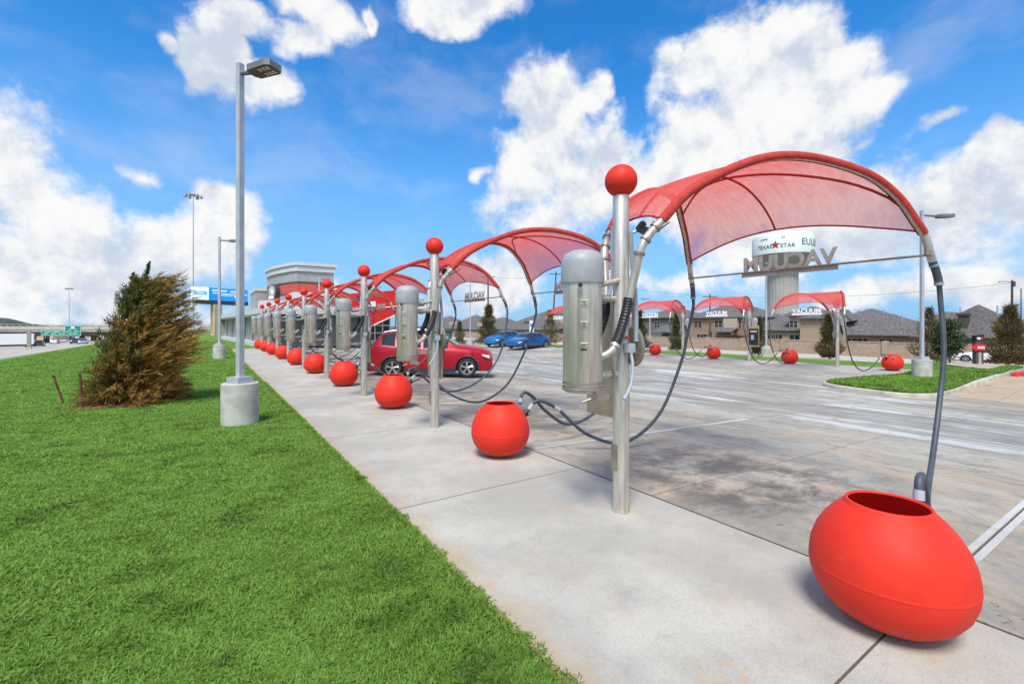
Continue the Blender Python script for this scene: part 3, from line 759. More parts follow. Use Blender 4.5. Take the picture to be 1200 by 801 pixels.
far_labels = [
 'rightmost vacuum station of the far row, beside the grass island',
 'second far vacuum station from the right, in front of the tan brick house',
 'third far vacuum station from the right, in front of the grey sided house',
 'fourth far vacuum station from the right, half hidden behind the nearest post',
 'leftmost vacuum station of the far row, next to the blue sedan']
fbl = ['rightmost red bin of the far row, behind the left end of the grass island',
 'second far red bin from the right, in front of the stone wall and tan house',
 'third far red bin from the right, under the letters of a far canopy',
 'fourth far red bin from the right, just right of the nearest steel post',
 'fifth far red bin from the right, beside the tail of the blue sedan']
far_data = {}
for i, lab in enumerate(far_labels):
    o = copy_tree(station); y = 9.4+4.25*i
    o.location = (25.0, y, gz(25)); o.rotation_euler = (0,0,PI); tag(o, lab, 'vacuum station', GF)
    if i in (0, 2):                       # these two carry no instruction panel
        for c in [c for c in kids(o) if c.name.startswith('instruction_panel')]:
            for g in kids(c): bpy.data.objects.remove(g)
            bpy.data.objects.remove(c)
    for c in kids(o):
        k = c.name.split('.')[0]
        if k in ('vacuum_lettering', 'lettering_rail'):
            if k not in far_data:
                far_data[k] = c.data.copy(); far_data[k].materials.clear(); far_data[k].materials.append(M['letterwhite'])
            c.data = far_data[k]
    o = copy_tree(rbin); o.location = (25.0, y-2.1, gz(25)+.002); o.rotation_euler = (0,0,PI); tag(o, fbl[i], 'trash bin', 'round red bins along the far row')

# ------------------------------------------------------------------ light poles
def light_pole(x, y, z, h, rz, label, conc=.72, thin=.78, arm=.55, group='parking lot light poles'):
    o = empty('light_pole', (x,y,z), rz, label, 'light pole', group)
    m = MB(); m.lathe([(.30,-.1),(.30,conc-.008),(.292,conc),(.001,conc)], seg=36); m.build('concrete_base', M['pipe_conc'], o, 1)
    m = MB(); w = .062*thin; m.prism([(-w,-w),(w,-w),(w,w),(-w,w)], 2, conc, h); m.build('shaft', M['galv'], o)
    m = MB(); m.prism([(-.15,-.15),(.15,-.15),(.15,.15),(-.15,.15)], 2, conc, conc+.11); m.build('base_cover', M['galv'], o)
    m = MB(); m.tube([(w,0,h-.18),(w+arm*.5,0,h-.20),(w+arm,0,h-.22)], .04, 8); m.build('arm', M['fixture'], o, 1)
    hx = w+arm-.05
    pr = [(0,-.07),(.06,-.15),(.5,-.17),(.58,-.12),(.58,.12),(.5,.17),(.06,.15),(0,.07)]
    m = MB(); m.prism([(hx+a, b) for a, b in pr], 2, h-.265, h-.16); hd = m.build('lamp_head', M['fixture'], o)
    m = MB(); m.prism([(hx+a*.94+.015, b*.92) for a, b in pr], 2, h-.269, h-.264); m.build('lamp_underside', M['fixture_under'], hd)
    m = MB()
    for i in range(3):
        for j in (-1, 1):
            for p in (-1,1):
                for q in (-1,1): m.box((hx+.29+i*.09+p*.018, j*.07+q*.022, h-.272), (.022,.026,.006))
    m.build('led_array', M['led'], hd)
    return o
light_pole(.49, 9.54, 0, 6.46, R(-56), 'tall grey light pole on a round concrete base in the near lawn', arm=.30)
light_pole(.53, 28.7, 0, 6.46, R(-28), 'second light pole on the lawn, smaller, in front of the billboard', arm=.5)
light_pole(22.2, 5.6, gz(22.2)+.10, 6.28, R(-34), 'light pole on a concrete base in the grass island at the right')
x, y = pt(898, 29); light_pole(x, y, gz(x), 6.0, R(215), 'light pole below the water tower, on a low concrete base behind the far row', .62)
x, y = pt(551, 45); light_pole(x, y, gz(x), 6.6, R(-20), 'light pole behind the red SUV, left of the light blue hatchback', .8)
x, y = pt(761.5, 58); light_pole(x, y, gz(x), 6.4, R(150), 'slim street light between the two far canopies beside the nearest post', .4, group='street lights')
x, y = pt(374, 41); light_pole(x, y, gz(x), 6.3, R(-30), 'white light pole in front of the building tower', .8, arm=.3)

# high mast lights by the highway
def mast(px, t, top, label, r=.16):
    x, y = pt(px, t); z = gz(x)-.1; o = empty('high_mast_light', (x,y,z), 0, label, 'high mast light', 'high mast lights along the highway')
    h = zat(top, t)-z
    m = MB(); m.tube([(0,0,0),(0,0,h*.5),(0,0,h)], [r*1.5, r, r*.6], 10); m.build('mast', M['galv'], o, 1)
    m = MB(); m.lathe([(.9,h-.35),(1.0,h-.3),(.9,h-.25)], seg=16); m.build('ring', M['fixture'], o)
    m = MB()
    for k in range(6):
        a = k*PI/3; m.lathe([(.05,h-.15),(.22,h-.3),(.3,h-.75),(.05,h-.75)], (1.25*math.cos(a),1.25*math.sin(a),0), 10); m.tube([(0,0,h-.3),(1.2*math.cos(a),1.2*math.sin(a),h-.3)], .05, 5)
    m.build('lamp_cluster', M['fixture'], o, 1)
mast(226.5, 88, 227, 'tall high mast light behind the windblown cedar', .11)
mast(81, 210, 337, 'thin distant high mast light above the green highway signs', .13)
mast(205, 175, 322, 'faint distant mast light just left of the billboard', .14)

# ------------------------------------------------------------------ windblown cedar and its stakes
def cedar():
    bx_, by_ = -1.52, 13.66
    o = empty('windblown_cedar', (bx_,by_,0), 0, 'leaning conical cedar with windburnt orange brown branches streaming right, on the lawn', 'tree')
    wind = np.array([CS, -SN, 0])
    P = []; D = []; W = []; cols = []
    trunk = MB(); lean = lambda z: wind*(.04*z+.035*z*z)
    trunk.tube([Vector(lean(z))+Vector((0,0,z)) for z in (0,.6,1.2,1.8,2.4,2.9)], [.07,.06,.05,.035,.02,.008], 8)
    nb = 880
    for b in range(nb):
        u = (b+.5)/nb; z0 = .02+2.68*u**1.4
        az = rng.uniform(0, 2*PI); out = np.array([math.cos(az), math.sin(az), 0])
        L_ = (1.02*(1-(z0/3.05))**.62+.12)*rng.uniform(.72, 1.05)
        side = out@wind
        L_ *= 1+.34*max(0, side)+.14*max(0, -side) if z0 > .6 else 1.10-.12*max(0, side)
        n = int(18+34*L_)
        up = (rng.uniform(.35, .9)+.25*u)*(.25+.75*min(1,z0/.7)); wb = rng.uniform(.55, 1.2)*(.35+.75*u)
        p0 = lean(z0)+np.array([0,0,z0])
        t = np.sort(rng.random(n)**.6)
        pts = p0+np.outer(t*L_, out*.85)+np.outer(t**1.6*L_*up*.55, [0,0,1])+np.outer(t**1.5*L_*wb*.62, wind)+np.outer(-(t**2)*L_*.10*(1-u), [0,0,1])
        dirs = out*.75+wind*(wb*t[:,None]*1.3)+np.array([0,0,1])*(up*.75)+rng.normal(0,.38,(n,3))
        dirs /= np.linalg.norm(dirs,axis=1)[:,None]
        ln = rng.uniform(.07,.20,n)*(1-.2*u)
        wv = np.cross(dirs, rng.normal(0,1,(n,3))); wv /= np.linalg.norm(wv,axis=1)[:,None]
        P.append(pts+rng.normal(0,.022,(n,3))); D.append(dirs*ln[:,None]); W.append(wv*(rng.uniform(.006,.0135,n))[:,None])
        burn = np.clip(-.08+.52*t+.38*side*np.ones(n)-.30*(u>.75)+rng.normal(0,.28,n)+.25*math.sin(b*.7)+(.15 if z0 < .8 else 0), 0, 1)[:,None]
        g = np.array([.115,.14,.042])*rng.uniform(.5,1.6,(n,1)); br = np.array([.52,.27,.085])*rng.uniform(.45,1.5,(n,1))
        cols.append(g*(1-burn)+br*burn)
    for k in range(46):                        # long twigs torn out to the right of the crown
        z0 = rng.uniform(1.3,2.65); p0 = lean(z0)+np.array([0,0,z0])+wind*rng.uniform(.1,.35)
        n = 26; t = np.linspace(0,1,n); L_ = rng.uniform(.45,1.0)
        d = wind*rng.uniform(.75,1.1)+np.array([0,0,rng.uniform(.15,.85)])+rng.normal(0,.12,3)
        pts = p0+np.outer(t*L_, d)+np.outer(np.sin(t*2.2)*.05, [0,0,1])
        dirs = d+rng.normal(0,.35,(n,3)); dirs /= np.linalg.norm(dirs,axis=1)[:,None]
        wv = np.cross(dirs, rng.normal(0,1,(n,3))); wv /= np.linalg.norm(wv,axis=1)[:,None]
        P.append(pts); D.append(dirs*rng.uniform(.05,.13,(n,1))); W.append(wv*.0045); cols.append(np.array([.36,.18,.07])*rng.uniform(.6,1.4,(n,1)))
    for (ox, top, n) in ((.12,3.22,700),(-.20,2.98,480)):       # two upright green leaders
        z = rng.uniform(1.9, top, n); q = (top-z)/1.2
        base = np.array([lean(v) for v in z])*.75+np.stack([ox*CS*np.ones(n), -ox*SN*np.ones(n), z],1)
        az = rng.uniform(0,2*PI,n); d = np.stack([np.cos(az)*.8, np.sin(az)*.8, np.full(n,.75)],1)
        P.append(base); D.append(d*(rng.uniform(.05,.2,n)*np.clip(q+.25,0,1))[:,None]); wv = np.cross(d, rng.normal(0,1,(n,3))); wv /= np.linalg.norm(wv,axis=1)[:,None]
        W.append(wv*.014); cols.append(np.array([.06,.08,.025])*rng.uniform(.6,1.6,(n,1)))
    quads('foliage', np.concatenate(P), np.concatenate(D), np.concatenate(W), np.concatenate(cols).astype(np.float32), M['leaf'], o, .25)
    trunk.build('trunk', M['bark'], o, 1)
    m = MB(); pts = []
    n = 28
    ring = [(math.cos(2*PI*k/n)*(.95+.12*math.sin(k*2.3)), math.sin(2*PI*k/n)*(.95+.12*math.cos(k*1.7)), .012) for k in range(n)]
    m.add(ring+[(0,0,.05)], [(k,(k+1)%n,n) for k in range(n)]); m.build('soil_ring', M['soil'], o)
cedar()
def stake(px, py, h, leanx, label):
    t = CH/(py-HY)*F; x, y = pt(px, t)
    m = MB(); m.tube([(0,0,-.05),(leanx*CS, -leanx*SN, h)], .022, 6); m.box((leanx*CS,-leanx*SN,h), (.05,.05,.02))
    o = m.build('tree_stake', pm('rusty_stake', (.16,.05,.03), .8, .3, .3, 12), loc=(x,y,0)); tag(o, label, 'stake', 'tree stakes in the lawn')
stake(75, 472, .62, -.24, 'rusty metal stake leaning left, alone in the grass')
stake(97, 478, .72, -.06, 'rusty upright metal stake at the foot of the windblown cedar')
# ------------------------------------------------------------------ cars
def lerpf(pts, x):
    if x <= pts[0][0]: return pts[0][1]
    for (a, va), (b, vb) in zip(pts, pts[1:]):
        if x <= b:
            t = (x-a)/(b-a); return va+(vb-va)*t
    return pts[-1][1]
def smoothf(pts, x, h=.07): return sum(lerpf(pts, x+d*h) for d in (-1,-.5,0,.5,1))/5
def make_car(name, label, group, paint, L, Wd, top, belt, wb, fo, wr, side_win, shield, back, sill=.24, spokes=5, rails=False, clad=None, cat='car'):
    """x forward, nose at +L/2; top/belt given as (distance from nose, z)"""
    o = empty(name, label=label, cat=cat, group=group)
    hw = Wd/2; xf = fo; xr = fo+wb
    N_ = int(L/.04); xs = [L*i/N_ for i in range(N_+1)]
    grid = []
    for d in xs:
        zt = smoothf(top, d); zb_ = min(smoothf(belt, d), zt-.03)
        e = abs(d-L/2)/(L/2); yw = hw*(1-.20*e**7-.04*e**2)
        bot = sill+(.10*max(0,(e-.86)/.14)**1.5)
        arc = 0
        for xc in (xf, xr):
            q = (wr+.055)**2-(d-xc)**2
            if q > 0: arc = max(arc, wr+math.sqrt(q))
        zl = max(bot, arc)
        g = min(1, max(0, (zt-zb_-.10)/.30)); g = g*g*(3-2*g)
        z1 = max(zl, bot+.30*(zb_-bot)); z2 = max(zl+.01, bot+.66*(zb_-bot)); z3 = max(zb_, zl+.03)
        row = [(yw*.94, zl), (yw*.995, max(z1, zl+.005)), (yw*1.0, z2), (yw*.985, z3-.05*(z3-bot)), (yw*.945, z3),
               (yw*(.84+(.745-.84)*g), z3+(zt-z3)*(.55+.30*g)), (yw*.60, z3+(zt-z3)*.965), (yw*.28, zt-.002), (0, zt)]
        grid.append([(L/2-d, y, z) for y, z in row])
    nr = len(grid[0])
    body = MB(); wins = {}
    for sg in (1,-1):
        for i in range(N_):
            dm = (xs[i]+xs[i+1])/2
            for j in range(nr-1):
                q = [grid[i][j], grid[i+1][j], grid[i+1][j+1], grid[i][j+1]]
                q = [(p[0], p[1]*sg, p[2]) for p in q]
                key = None
                if j == 4:
                    for k, (a, b) in enumerate(side_win):
                        if a <= dm <= b: key = ('side_window', sg, k)
                if j >= 5 or j == 4:
                    if shield[0] <= dm <= shield[1] and j >= 5: key = ('windscreen', 0, 0)
                    if back[0] <= dm <= back[1] and j >= 5: key = ('rear_window', 0, 0)
                (wins.setdefault(key, MB()) if key else body).add(q, [(0,1,2,3)])
        for end in (0, N_):
            r = grid[end]
            if sg > 0: body.add([(p[0],p[1],p[2]) for p in r]+[(p[0],-p[1],p[2]) for p in r[::-1]], [tuple(range(2*nr))])
    body.build('body', paint, o, 1)
    for key, mb in wins.items(): mb.build(key[0], M['glass'], o, 1)
    m = MB(); m.bb(-L/2+.12, L/2-.12, -hw*.80, hw*.80, sill-.02, sill+.38); m.build('underbody', M['black'], o)
    cm = clad or M['black']
    m = MB(); m.bb(L/2-xr+wr+.07, L/2-xf-wr-.07, -hw*.985, hw*.985, sill-.05, sill+.10)
    m.bb(-L/2+.03, -L/2+.25, -hw*.78, hw*.78, sill-.0, sill+.22); m.bb(L/2-.25, L/2-.03, -hw*.78, hw*.78, sill, sill+.20)
    m.build('sill_trim', cm, o)
    for sg in (1,-1):
        for xc in (xf, xr):
            m = MB(); m.tube([(L/2-xc+(wr+.062)*math.cos(a), sg*hw*.955, wr+(wr+.062)*math.sin(a)) for a in [R(-12+204*i/20) for i in range(21)]], .034, 6)
            if clad: m.build('wheel_arch_trim', clad, o, 1)
            w = bpy.data.objects.new('wheel', None); C.objects.link(w); w.parent = o; w.location = (L/2-xc, sg*(hw-.115), wr); w.empty_display_size = .1
            if sg < 0: w.rotation_euler = (0,0,PI)
            m = MB(); m.lathe([(wr*.66,-.10),(wr*.9,-.105),(wr*.985,-.07),(wr,0),(wr*.985,.07),(wr*.9,.105),(wr*.68,.10),(wr*.66,.08)], seg=32, ax=1); m.build('tyre', M['tyre'], w, 1)
            m = MB(); m.lathe([(.001,-.02),(wr*.67,-.02)], seg=28, ax=1); m.lathe([(wr*.665,.02),(wr*.70,.098),(wr*.63,.094),(wr*.60,.02)], seg=28, ax=1)
            rb = m.build('rim', M['rim'], w, 1); rb.data.materials.append(M['black'])
            m = MB()
            for k in range(spokes):
                a = 2*PI*k/spokes+.3
                for da in (-.13, .13):
                    p0 = Vector((math.cos(a)*wr*.10, .085, math.sin(a)*wr*.10)); p1 = Vector((math.cos(a+da)*wr*.66, .075, math.sin(a+da)*wr*.66))
                    m.tube([p0, p1], wr*.052, 5)
            m.lathe([(.001,.10),(wr*.16,.095),(wr*.17,.06)], seg=14, ax=1); m.build('spokes', M['rim'], w, 1)
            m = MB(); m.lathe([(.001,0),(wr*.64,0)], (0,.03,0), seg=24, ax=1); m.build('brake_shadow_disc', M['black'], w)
        zl = smoothf(belt, .2)
        m = MB(); m.add([(L/2-.02, sg*hw*.55, zl-.19),(L/2-.02, sg*hw*.55, zl-.10),(L/2-.16, sg*hw*.86, zl-.08),(L/2-.42, sg*hw*.972, zl-.05),(L/2-.36, sg*hw*.98, zl-.11),(L/2-.14, sg*hw*.88, zl-.20)], [(0,1,2,5),(2,3,4,5)])
        for i in range(6): m.v[i] = (m.v[i][0]+.02, m.v[i][1]*1.012, m.v[i][2])
        m.build('headlight', M['lens'], o)
        zr = smoothf(belt, L-.15)
        m = MB(); m.box((-L/2+.10, sg*hw*.83, zr-.13), (.30, .16, .17), (0,0,sg*.30)); m.build('tail_light', M['tail'], o)
        zm = smoothf(belt, shield[0]+.55)
        m = MB(); m.lathe([(.001,-.10),(.06,-.09),(.075,0),(.06,.09),(.001,.10)], (L/2-shield[0]-.52, sg*(hw+.05), zm+.06), 12, 1); m.build('door_mirror', paint, o, 1)
        m = MB()
        for a, b in side_win[:2]: m.box((L/2-b+.12, sg*hw*.996, smoothf(belt, b)-.10), (.20,.03,.03))
        m.build('door_handle', paint, o)
        m = MB()
        for a, b in side_win[:2]:
            zz = smoothf(belt, b); m.bb(L/2-b-.035, L/2-b-.025, sg*hw*.99-.012, sg*hw*.99+.012, sill+.12, zz-.06)
        m.build('door_gap', M['asph'], o)
        if rails:
            rp = [(L/2-d, sg*hw*.62, smoothf(top, d)+.035) for d in (2.15,2.5,3.0,3.5,3.95)]
            m = MB(); m.tube(cr(rp, 4), .02, 6); m.build('roof_rail', M['rim'], o, 1)
    m = MB(); m.bb(L/2-.06, L/2-.01, -hw*.42, hw*.42, sill+.12, smoothf(belt,.1)-.18); m.build('grille', M['black'], o)
    m = MB(); m.bb(-L/2-.012, -L/2+.02, -.26, .26, smoothf(belt,L-.1)-.36, smoothf(belt,L-.1)-.22); m.build('number_plate', M['white'], o)
    return o
SUV = dict(L=4.6, Wd=1.85, top=[(0,.72),(.08,.92),(.35,1.03),(.8,1.10),(1.25,1.16),(1.70,1.42),(2.05,1.59),(2.4,1.665),(2.9,1.69),(3.5,1.67),(3.95,1.61),(4.1,1.56),(4.40,1.17),(4.52,1.05),(4.6,.82)],
    belt=[(0,.60),(.1,.86),(.5,.95),(1.2,1.03),(2.5,1.07),(3.6,1.14),(4.2,1.20),(4.5,1.04),(4.6,.74)], wb=2.66, fo=.93, wr=.355, side_win=[(1.62,2.52),(2.60,3.42),(3.52,4.0)], shield=(1.30,2.10), back=(4.07,4.42), rails=True, clad=M['asph'])
SEDAN = dict(L=4.75, Wd=1.82, top=[(0,.58),(.08,.74),(.5,.87),(1.3,.98),(1.75,1.24),(2.15,1.40),(2.6,1.45),(3.1,1.43),(3.6,1.30),(4.05,1.09),(4.4,1.05),(4.66,1.0),(4.75,.75)],
    belt=[(0,.50),(.1,.69),(.5,.80),(1.3,.90),(2.5,.93),(3.5,.98),(4.3,.99),(4.6,.93),(4.75,.66)], wb=2.80, fo=.93, wr=.33, side_win=[(1.70,2.62),(2.70,3.45)], shield=(1.38,2.18), back=(3.42,4.02), sill=.20)
HATCH = dict(L=4.3, Wd=1.76, top=[(0,.62),(.08,.80),(.5,.97),(.95,1.08),(1.5,1.33),(1.95,1.48),(2.5,1.53),(3.1,1.51),(3.7,1.42),(4.0,1.22),(4.2,1.0),(4.3,.75)],
    belt=[(0,.52),(.1,.74),(.5,.86),(1.2,.95),(2.5,1.0),(3.5,1.08),(4.0,1.05),(4.3,.68)], wb=2.58, fo=.86, wr=.325, side_win=[(1.50,2.45),(2.53,3.30)], shield=(1.0,1.98), back=(3.68,4.05), sill=.21)
def put(o, x, y, rz, dz=0): o.location = (x, y, gz(x)+dz); o.rotation_euler = (0,0,rz)
x, y = pt(506, 17.25)
put(make_car('red_suv', 'red compact SUV with grey alloy wheels standing behind the second and third vacuum posts', None, M['carred'], **SUV), x, y, R(-31))
put(make_car('blue_sedan', 'dark blue sedan parked nose out, its tail towards a far vacuum canopy', 'blue cars parked in the far row', M['carblue'], **SEDAN), *pt(619.5, 40.5), R(-165))
put(make_car('blue_hatchback', 'lighter blue hatchback parked behind and left of the blue sedan', 'blue cars parked in the far row', M['carsky'], **HATCH), *pt(590, 44.5), R(-160))
x, y = pt(1157, 43)
put(make_car('white_sedan', 'white sedan on the street behind the red arrow sign', None, M['carwhite'], **SEDAN), x, y, R(100), .02)
# traffic on the highway
for px, t, p, rz, lab in ((46,118,'cardark',R(95),'dark car on the highway in front of the sandy bank'),(64,140,'carwhite',R(95),'white car on the highway left of the bridge pier'),
        (88,128,'cardark',R(-85),'dark car nearest the lawn edge, right of the bridge pier'),(97.5,122,'carsilver',R(-85),'silver car by the lawn edge, closest to the windblown cedar'),(92,200,'carwhite',R(-85),'small pale car far under the right part of the bridge'),(101,230,'carsilver',R(-85),'tiny silver car farthest along the highway')):
    x, y = pt(px, t); o = make_car('highway_car', lab, 'cars on the highway', M[p], **(SUV if p != 'carsilver' else SEDAN)); put(o, x, y, rz, .02)
x, y = pt(11, 112); tr = empty('box_truck', (x, y, gz(x)+.02), R(188), 'white box truck on the highway at the left edge', 'truck')
m = MB(); m.bb(-4.2,1.6,-1.2,1.2,.95,3.6); m.build('cargo_box', M['white'], tr)
m = MB(); m.prism([(1.75,.6),(3.9,.6),(3.9,1.55),(3.3,1.75),(2.9,2.75),(1.75,2.75)], 1, -1.05, 1.05); m.build('cab', M['carwhite'], tr)
m = MB(); m.add([(3.32,-.9,1.78),(3.32,.9,1.78),(2.95,.9,2.66),(2.95,-.9,2.66)], [(0,1,2,3)]); m.bb(2.0,2.9,-1.07,1.07,1.75,2.5); m.build('cab_window', M['glass'], tr)
m = MB(); m.bb(-4.1,3.6,-.5,.5,.5,.95); m.build('chassis', M['black'], tr)
for xx in (-3.2, 2.9):
    for yy in (-1,1):
        m = MB(); m.lathe([(.001,-.13),(.42,-.13),(.48,-.08),(.48,.08),(.42,.13),(.001,.13)], (xx,yy,.48), 18, 1); m.build('wheel', M['tyre'], tr, 1)

# ------------------------------------------------------------------ car wash building
bw = empty('car_wash_building', (0,0,0), 0, 'long low car wash with slanted glazing, red fascia and a tall curved grey tower', 'building')
# glazed tunnel: front plane runs from (3.6,41.5) to (1.6,72)
a, b = Vector((3.7,41.0,0)), Vector((1.65,72,0)); dv = (b-a).normalized(); nv = Vector((-dv.y, dv.x, 0)); Lt = (b-a).length
def tl(s, n, z): p = a+dv*s-nv*n*-1; return (p.x, p.y, z)        # n positive = towards the lawn
def tbox(m, s0, s1, n0, n1, z0, z1):
    m.add([tl(s,n_,z) for s in (s0,s1) for n_ in (n0,n1) for z in (z0,z1)], [(0,1,3,2),(4,6,7,5),(0,4,5,1),(2,3,7,6),(0,2,6,4),(1,5,7,3)])
m = MB(); tbox(m, 0, Lt, -8, -.35, 0, 2.75); m.build('tunnel_wall', M['bldgdark'], bw)
m = MB(); tbox(m, -.3, Lt+.5, -8.3, .35, 2.68, 3.16); rf = m.build('tunnel_roof', M['bldgwhite'], bw)
m = MB(); tbox(m, -.3, Lt+.5, -.30, .30, 2.52, 2.677); m.build('soffit', M['bldg'], rf)
m = MB(); tbox(m, 0, Lt, -.345, .22, 0, .34); m.build('plinth', M['bldgwhite'], bw)
m = MB(); tbox(m, .1, Lt-.1, -.34, -.30, .35, 2.5); m.build('tunnel_glazing', pm('pale_tunnel_glass', (.10,.09,.08), .15, 0, .7, .9, spec=.6), bw)
for k in range(23):
    s = .6+k*1.28; sl = .95
    m = MB(); m.add([tl(s+q,n_,z) for z, off in ((.34,sl),(2.53,0)) for q in (off, off+.13) for n_ in (-.28,-.12)], [(0,1,3,2),(4,6,7,5),(0,4,5,1),(2,3,7,6),(0,2,6,4),(1,5,7,3)])
    m.build('slanted_fin', M['bldgwhite'] if k % 4 else M['bldg'], bw)
m = MB(); tbox(m, Lt-.1, Lt+.6, -.6, .6, 0, 3.0); m.build('end_pier', M['bldg'], bw)
# tower
tc = Vector((7.5,50,0))
left = [(7.5,50.0),(7.05,51.3),(6.6,52.9),(6.2,54.6),(5.9,56.4),(5.75,58.4),(5.85,60.3),(6.3,62)]
def towerpoly(g):                      # offset outwards by g
    p = [(11.0+g,50-g)]
    cx_, cy_ = 10.5, 57
    p += [(x+g*(-1 if i else -.6), y-(g if i == 0 else g*.3)) for i, (x, y) in enumerate(left)]
    p += [(11.0+g,62)]
    return p
def tseg(name, z0, z1, g, mat, par): m = MB(); m.prism(towerpoly(g), 2, z0, z1); return m.build(name, mat, par)
tw = tseg('tower_wall', 0, 4.92, 0, M['bldg'], bw); tseg('tower_upper_wall', 6.20, 7.25, 0, M['bldg'], bw)
tseg('lower_trim', 4.92, 5.04, .05, M['bldgdark'], tw); tseg('red_band', 5.04, 6.06, .01, M['bred'], bw); tseg('upper_trim', 6.06, 6.20, .05, M['bldgdark'], tw)
co = tseg('cornice', 7.25, 7.75, .16, M['bldgwhite'], bw); tseg('cornice_step', 7.80, 8.10, .30, M['bldgwhite'], co); tseg('cornice_groove', 7.75, 7.80, .10, M['bldgdark'], co)
# round sign on the curved face
def disc(m, r0, r1, d0, d1, c, seg=36):
    pr = [(r0,d0),(r1,d0),(r1,d1),(r0,d1)] if r0 > .01 else [(.001,d0),(r1,d0),(r1,d1),(.001,d1)]
    m.lathe(pr, (0,0,0), seg, 0); return m
sg = bpy.data.objects.new('round_sign', None); C.objects.link(sg); sg.parent = bw; sg.location = (5.75,54.2,5.35); sg.rotation_euler = (0,0,R(202)); sg.scale = (1,1,1)
disc(MB(), .01, .78, -.5, .08, 0).build('ring', M['bldgdark'], sg, 1)
disc(MB(), .01, .66, .081, .11, 0).build('face', pm('sign_grey_face', (.42,.45,.47), .4), sg, 1)
disc(MB(), .54, .58, .111, .12, 0).build('red_circle', M['bred'], sg, 1)
m = MB(); m.box((.12,.12,-.05), (.03,.42,.36)); m.box((.12,-.16,.22), (.03,.2,.16)); m.build('emblem_plate', M['white'], sg)
m = MB(); m.box((.15,0,-.62), (.06,1.0,.26)); m.build('name_plate', M['white'], sg)
m = MB(); m.bb(4.8,7.0,62.05,70,0,5.9); par = m.build('rear_block', M['bldg'], bw); m = MB(); m.bb(4.7,7.1,61.95,70.1,5.9,6.25); m.build('coping', M['bldgwhite'], par)
# front hall facing the lot
m = MB(); m.bb(7.3,16.6,48.6,60,0,4.4); m.build('hall_wall', M['bldgwhite'], bw)
m = MB(); m.bb(6.9,16.9,48.2,60.2,4.4,5.0); m.build('hall_fascia', M['bldgwhite'], bw)
def mull(x0,x1,z0,z1,nx,nz,y):
    g = MB(); g.bb(x0,x1,y,y+.05,z0,z1); w = g.build('shopfront_glass', M['glass'], bw)
    m = MB()
    for i in range(nx+1): xx = x0+(x1-x0)*i/nx; m.bb(xx-.05,xx+.05,y-.05,y-.002,z0,z1)
    for i in range(nz+1): zz = z0+(z1-z0)*i/nz; m.bb(x0,x1,y-.04,y-.003,zz-.045,zz+.045)
    m.build('mullions', M['white'], w)
mull(8.3,11.2,.15,3.5,5,4,48.5); mull(13.2,16.5,.15,3.4,4,4,48.5)
m = MB(); m.prism([(11.3,4.9),(11.3,1.0),(13.6,1.0),(13.7,1.5),(17.4,3.25),(17.4,5.6)], 1, 47.3, 48.15); wg = m.build('red_wing', M['fasciared'], bw)
m = MB(); m.tube([(13.65,47.25,1.45),(17.4,47.25,3.22)], .06, 6); m.tube([(13.0,47.25,3.3),(17.4,47.25,3.9)], .05, 6); m.build('white_edge', M['white'], wg)
m = MB(); m.bb(12.6,14.0,47.15,47.28,4.3,4.75); m.build('sign_plate', M['bldgdark'], wg)
m = MB(); m.bb(12.9,14.5,47.05,47.14,3.7,4.25); m.build('pale_plate', M['white'], wg)
m = MB(); m.bb(11.4,13.0,47.2,47.28,1.05,2.6); m.build('door', M['glass'], wg)
m = MB(); m.bb(3.9,7.2,46.2,48.2,0,4.0); m.build('lobby_wall', M['bldgwhite'], bw)

# ------------------------------------------------------------------ billboard
x, y = pt(256, 80); z0 = gz(x)
bb = empty('billboard', (x,y,0), R(30), 'roadside billboard with white and blue panels on a tan column, above the glazed tunnel', 'billboard')
zt, zb = zat(337.5,80), zat(352,80)
xl = (226.5-256)*80/F; xr_ = (291-256)*80/F
xs_ = (244.5-256)*80/F
m = MB(); m.bb(xl,xs_,-.15,.15,zb,zt); bp1 = p1 = m.build('white_panel', M['white'], bb)
m = MB(); m.bb(xs_,xr_,-.15,.15,zb,zt); bp2 = p2 = m.build('blue_panel', M['bbblue'], bb)
m = MB(); m.bb(xl+.3,xs_-.3,-.18,-.155,zb+.85,zb+1.45); m.build('blue_label', M['bbcyan'], p1)
m = MB(); m.box((xl+.6,-.19,zb+1.15),(.35,.02,.2)); m.box((xs_-.8,-.19,zb+1.15),(.35,.02,.15)); m.build('yellow_dot', M['yel'], p1)
m = MB(); m.box(((xl+xs_)/2,-.19,zb+1.15),(1.3,.02,.14))
m.build('white_stroke', M['white'], p1)
m = MB()
for i, (u0, u1, zz, h) in enumerate(((.08,.46,1.72,.22),(.53,.92,1.66,.24),(.10,.32,1.27,.16),(.34,.80,1.22,.13),(.84,.98,1.22,.15),(.30,.60,.95,.12),(.64,.76,.84,.30))):
    k = max(2, int((u1-u0)*26))
    for q in range(k):
        ua = u0+(u1-u0)*q/k; ub = ua+(u1-u0)/k*.82
        m.bb(xs_+(xr_-xs_)*ua, xs_+(xr_-xs_)*ub, -.18, -.155, zb+zz-h/2, zb+zz+h/2)
    m.build('blurred_lettering', M['white'], p2); m = MB()
m = MB(); m.bb(xl+.4,xr_,-.3,.5,zb-.72,zb-.02); m.build('catwalk', M['bldgdark'], bb)
m = MB(); m.bb(-1.0,.3,-.6,.6,z0-.1,zb-.72); m.build('column', M['tan'], bb)

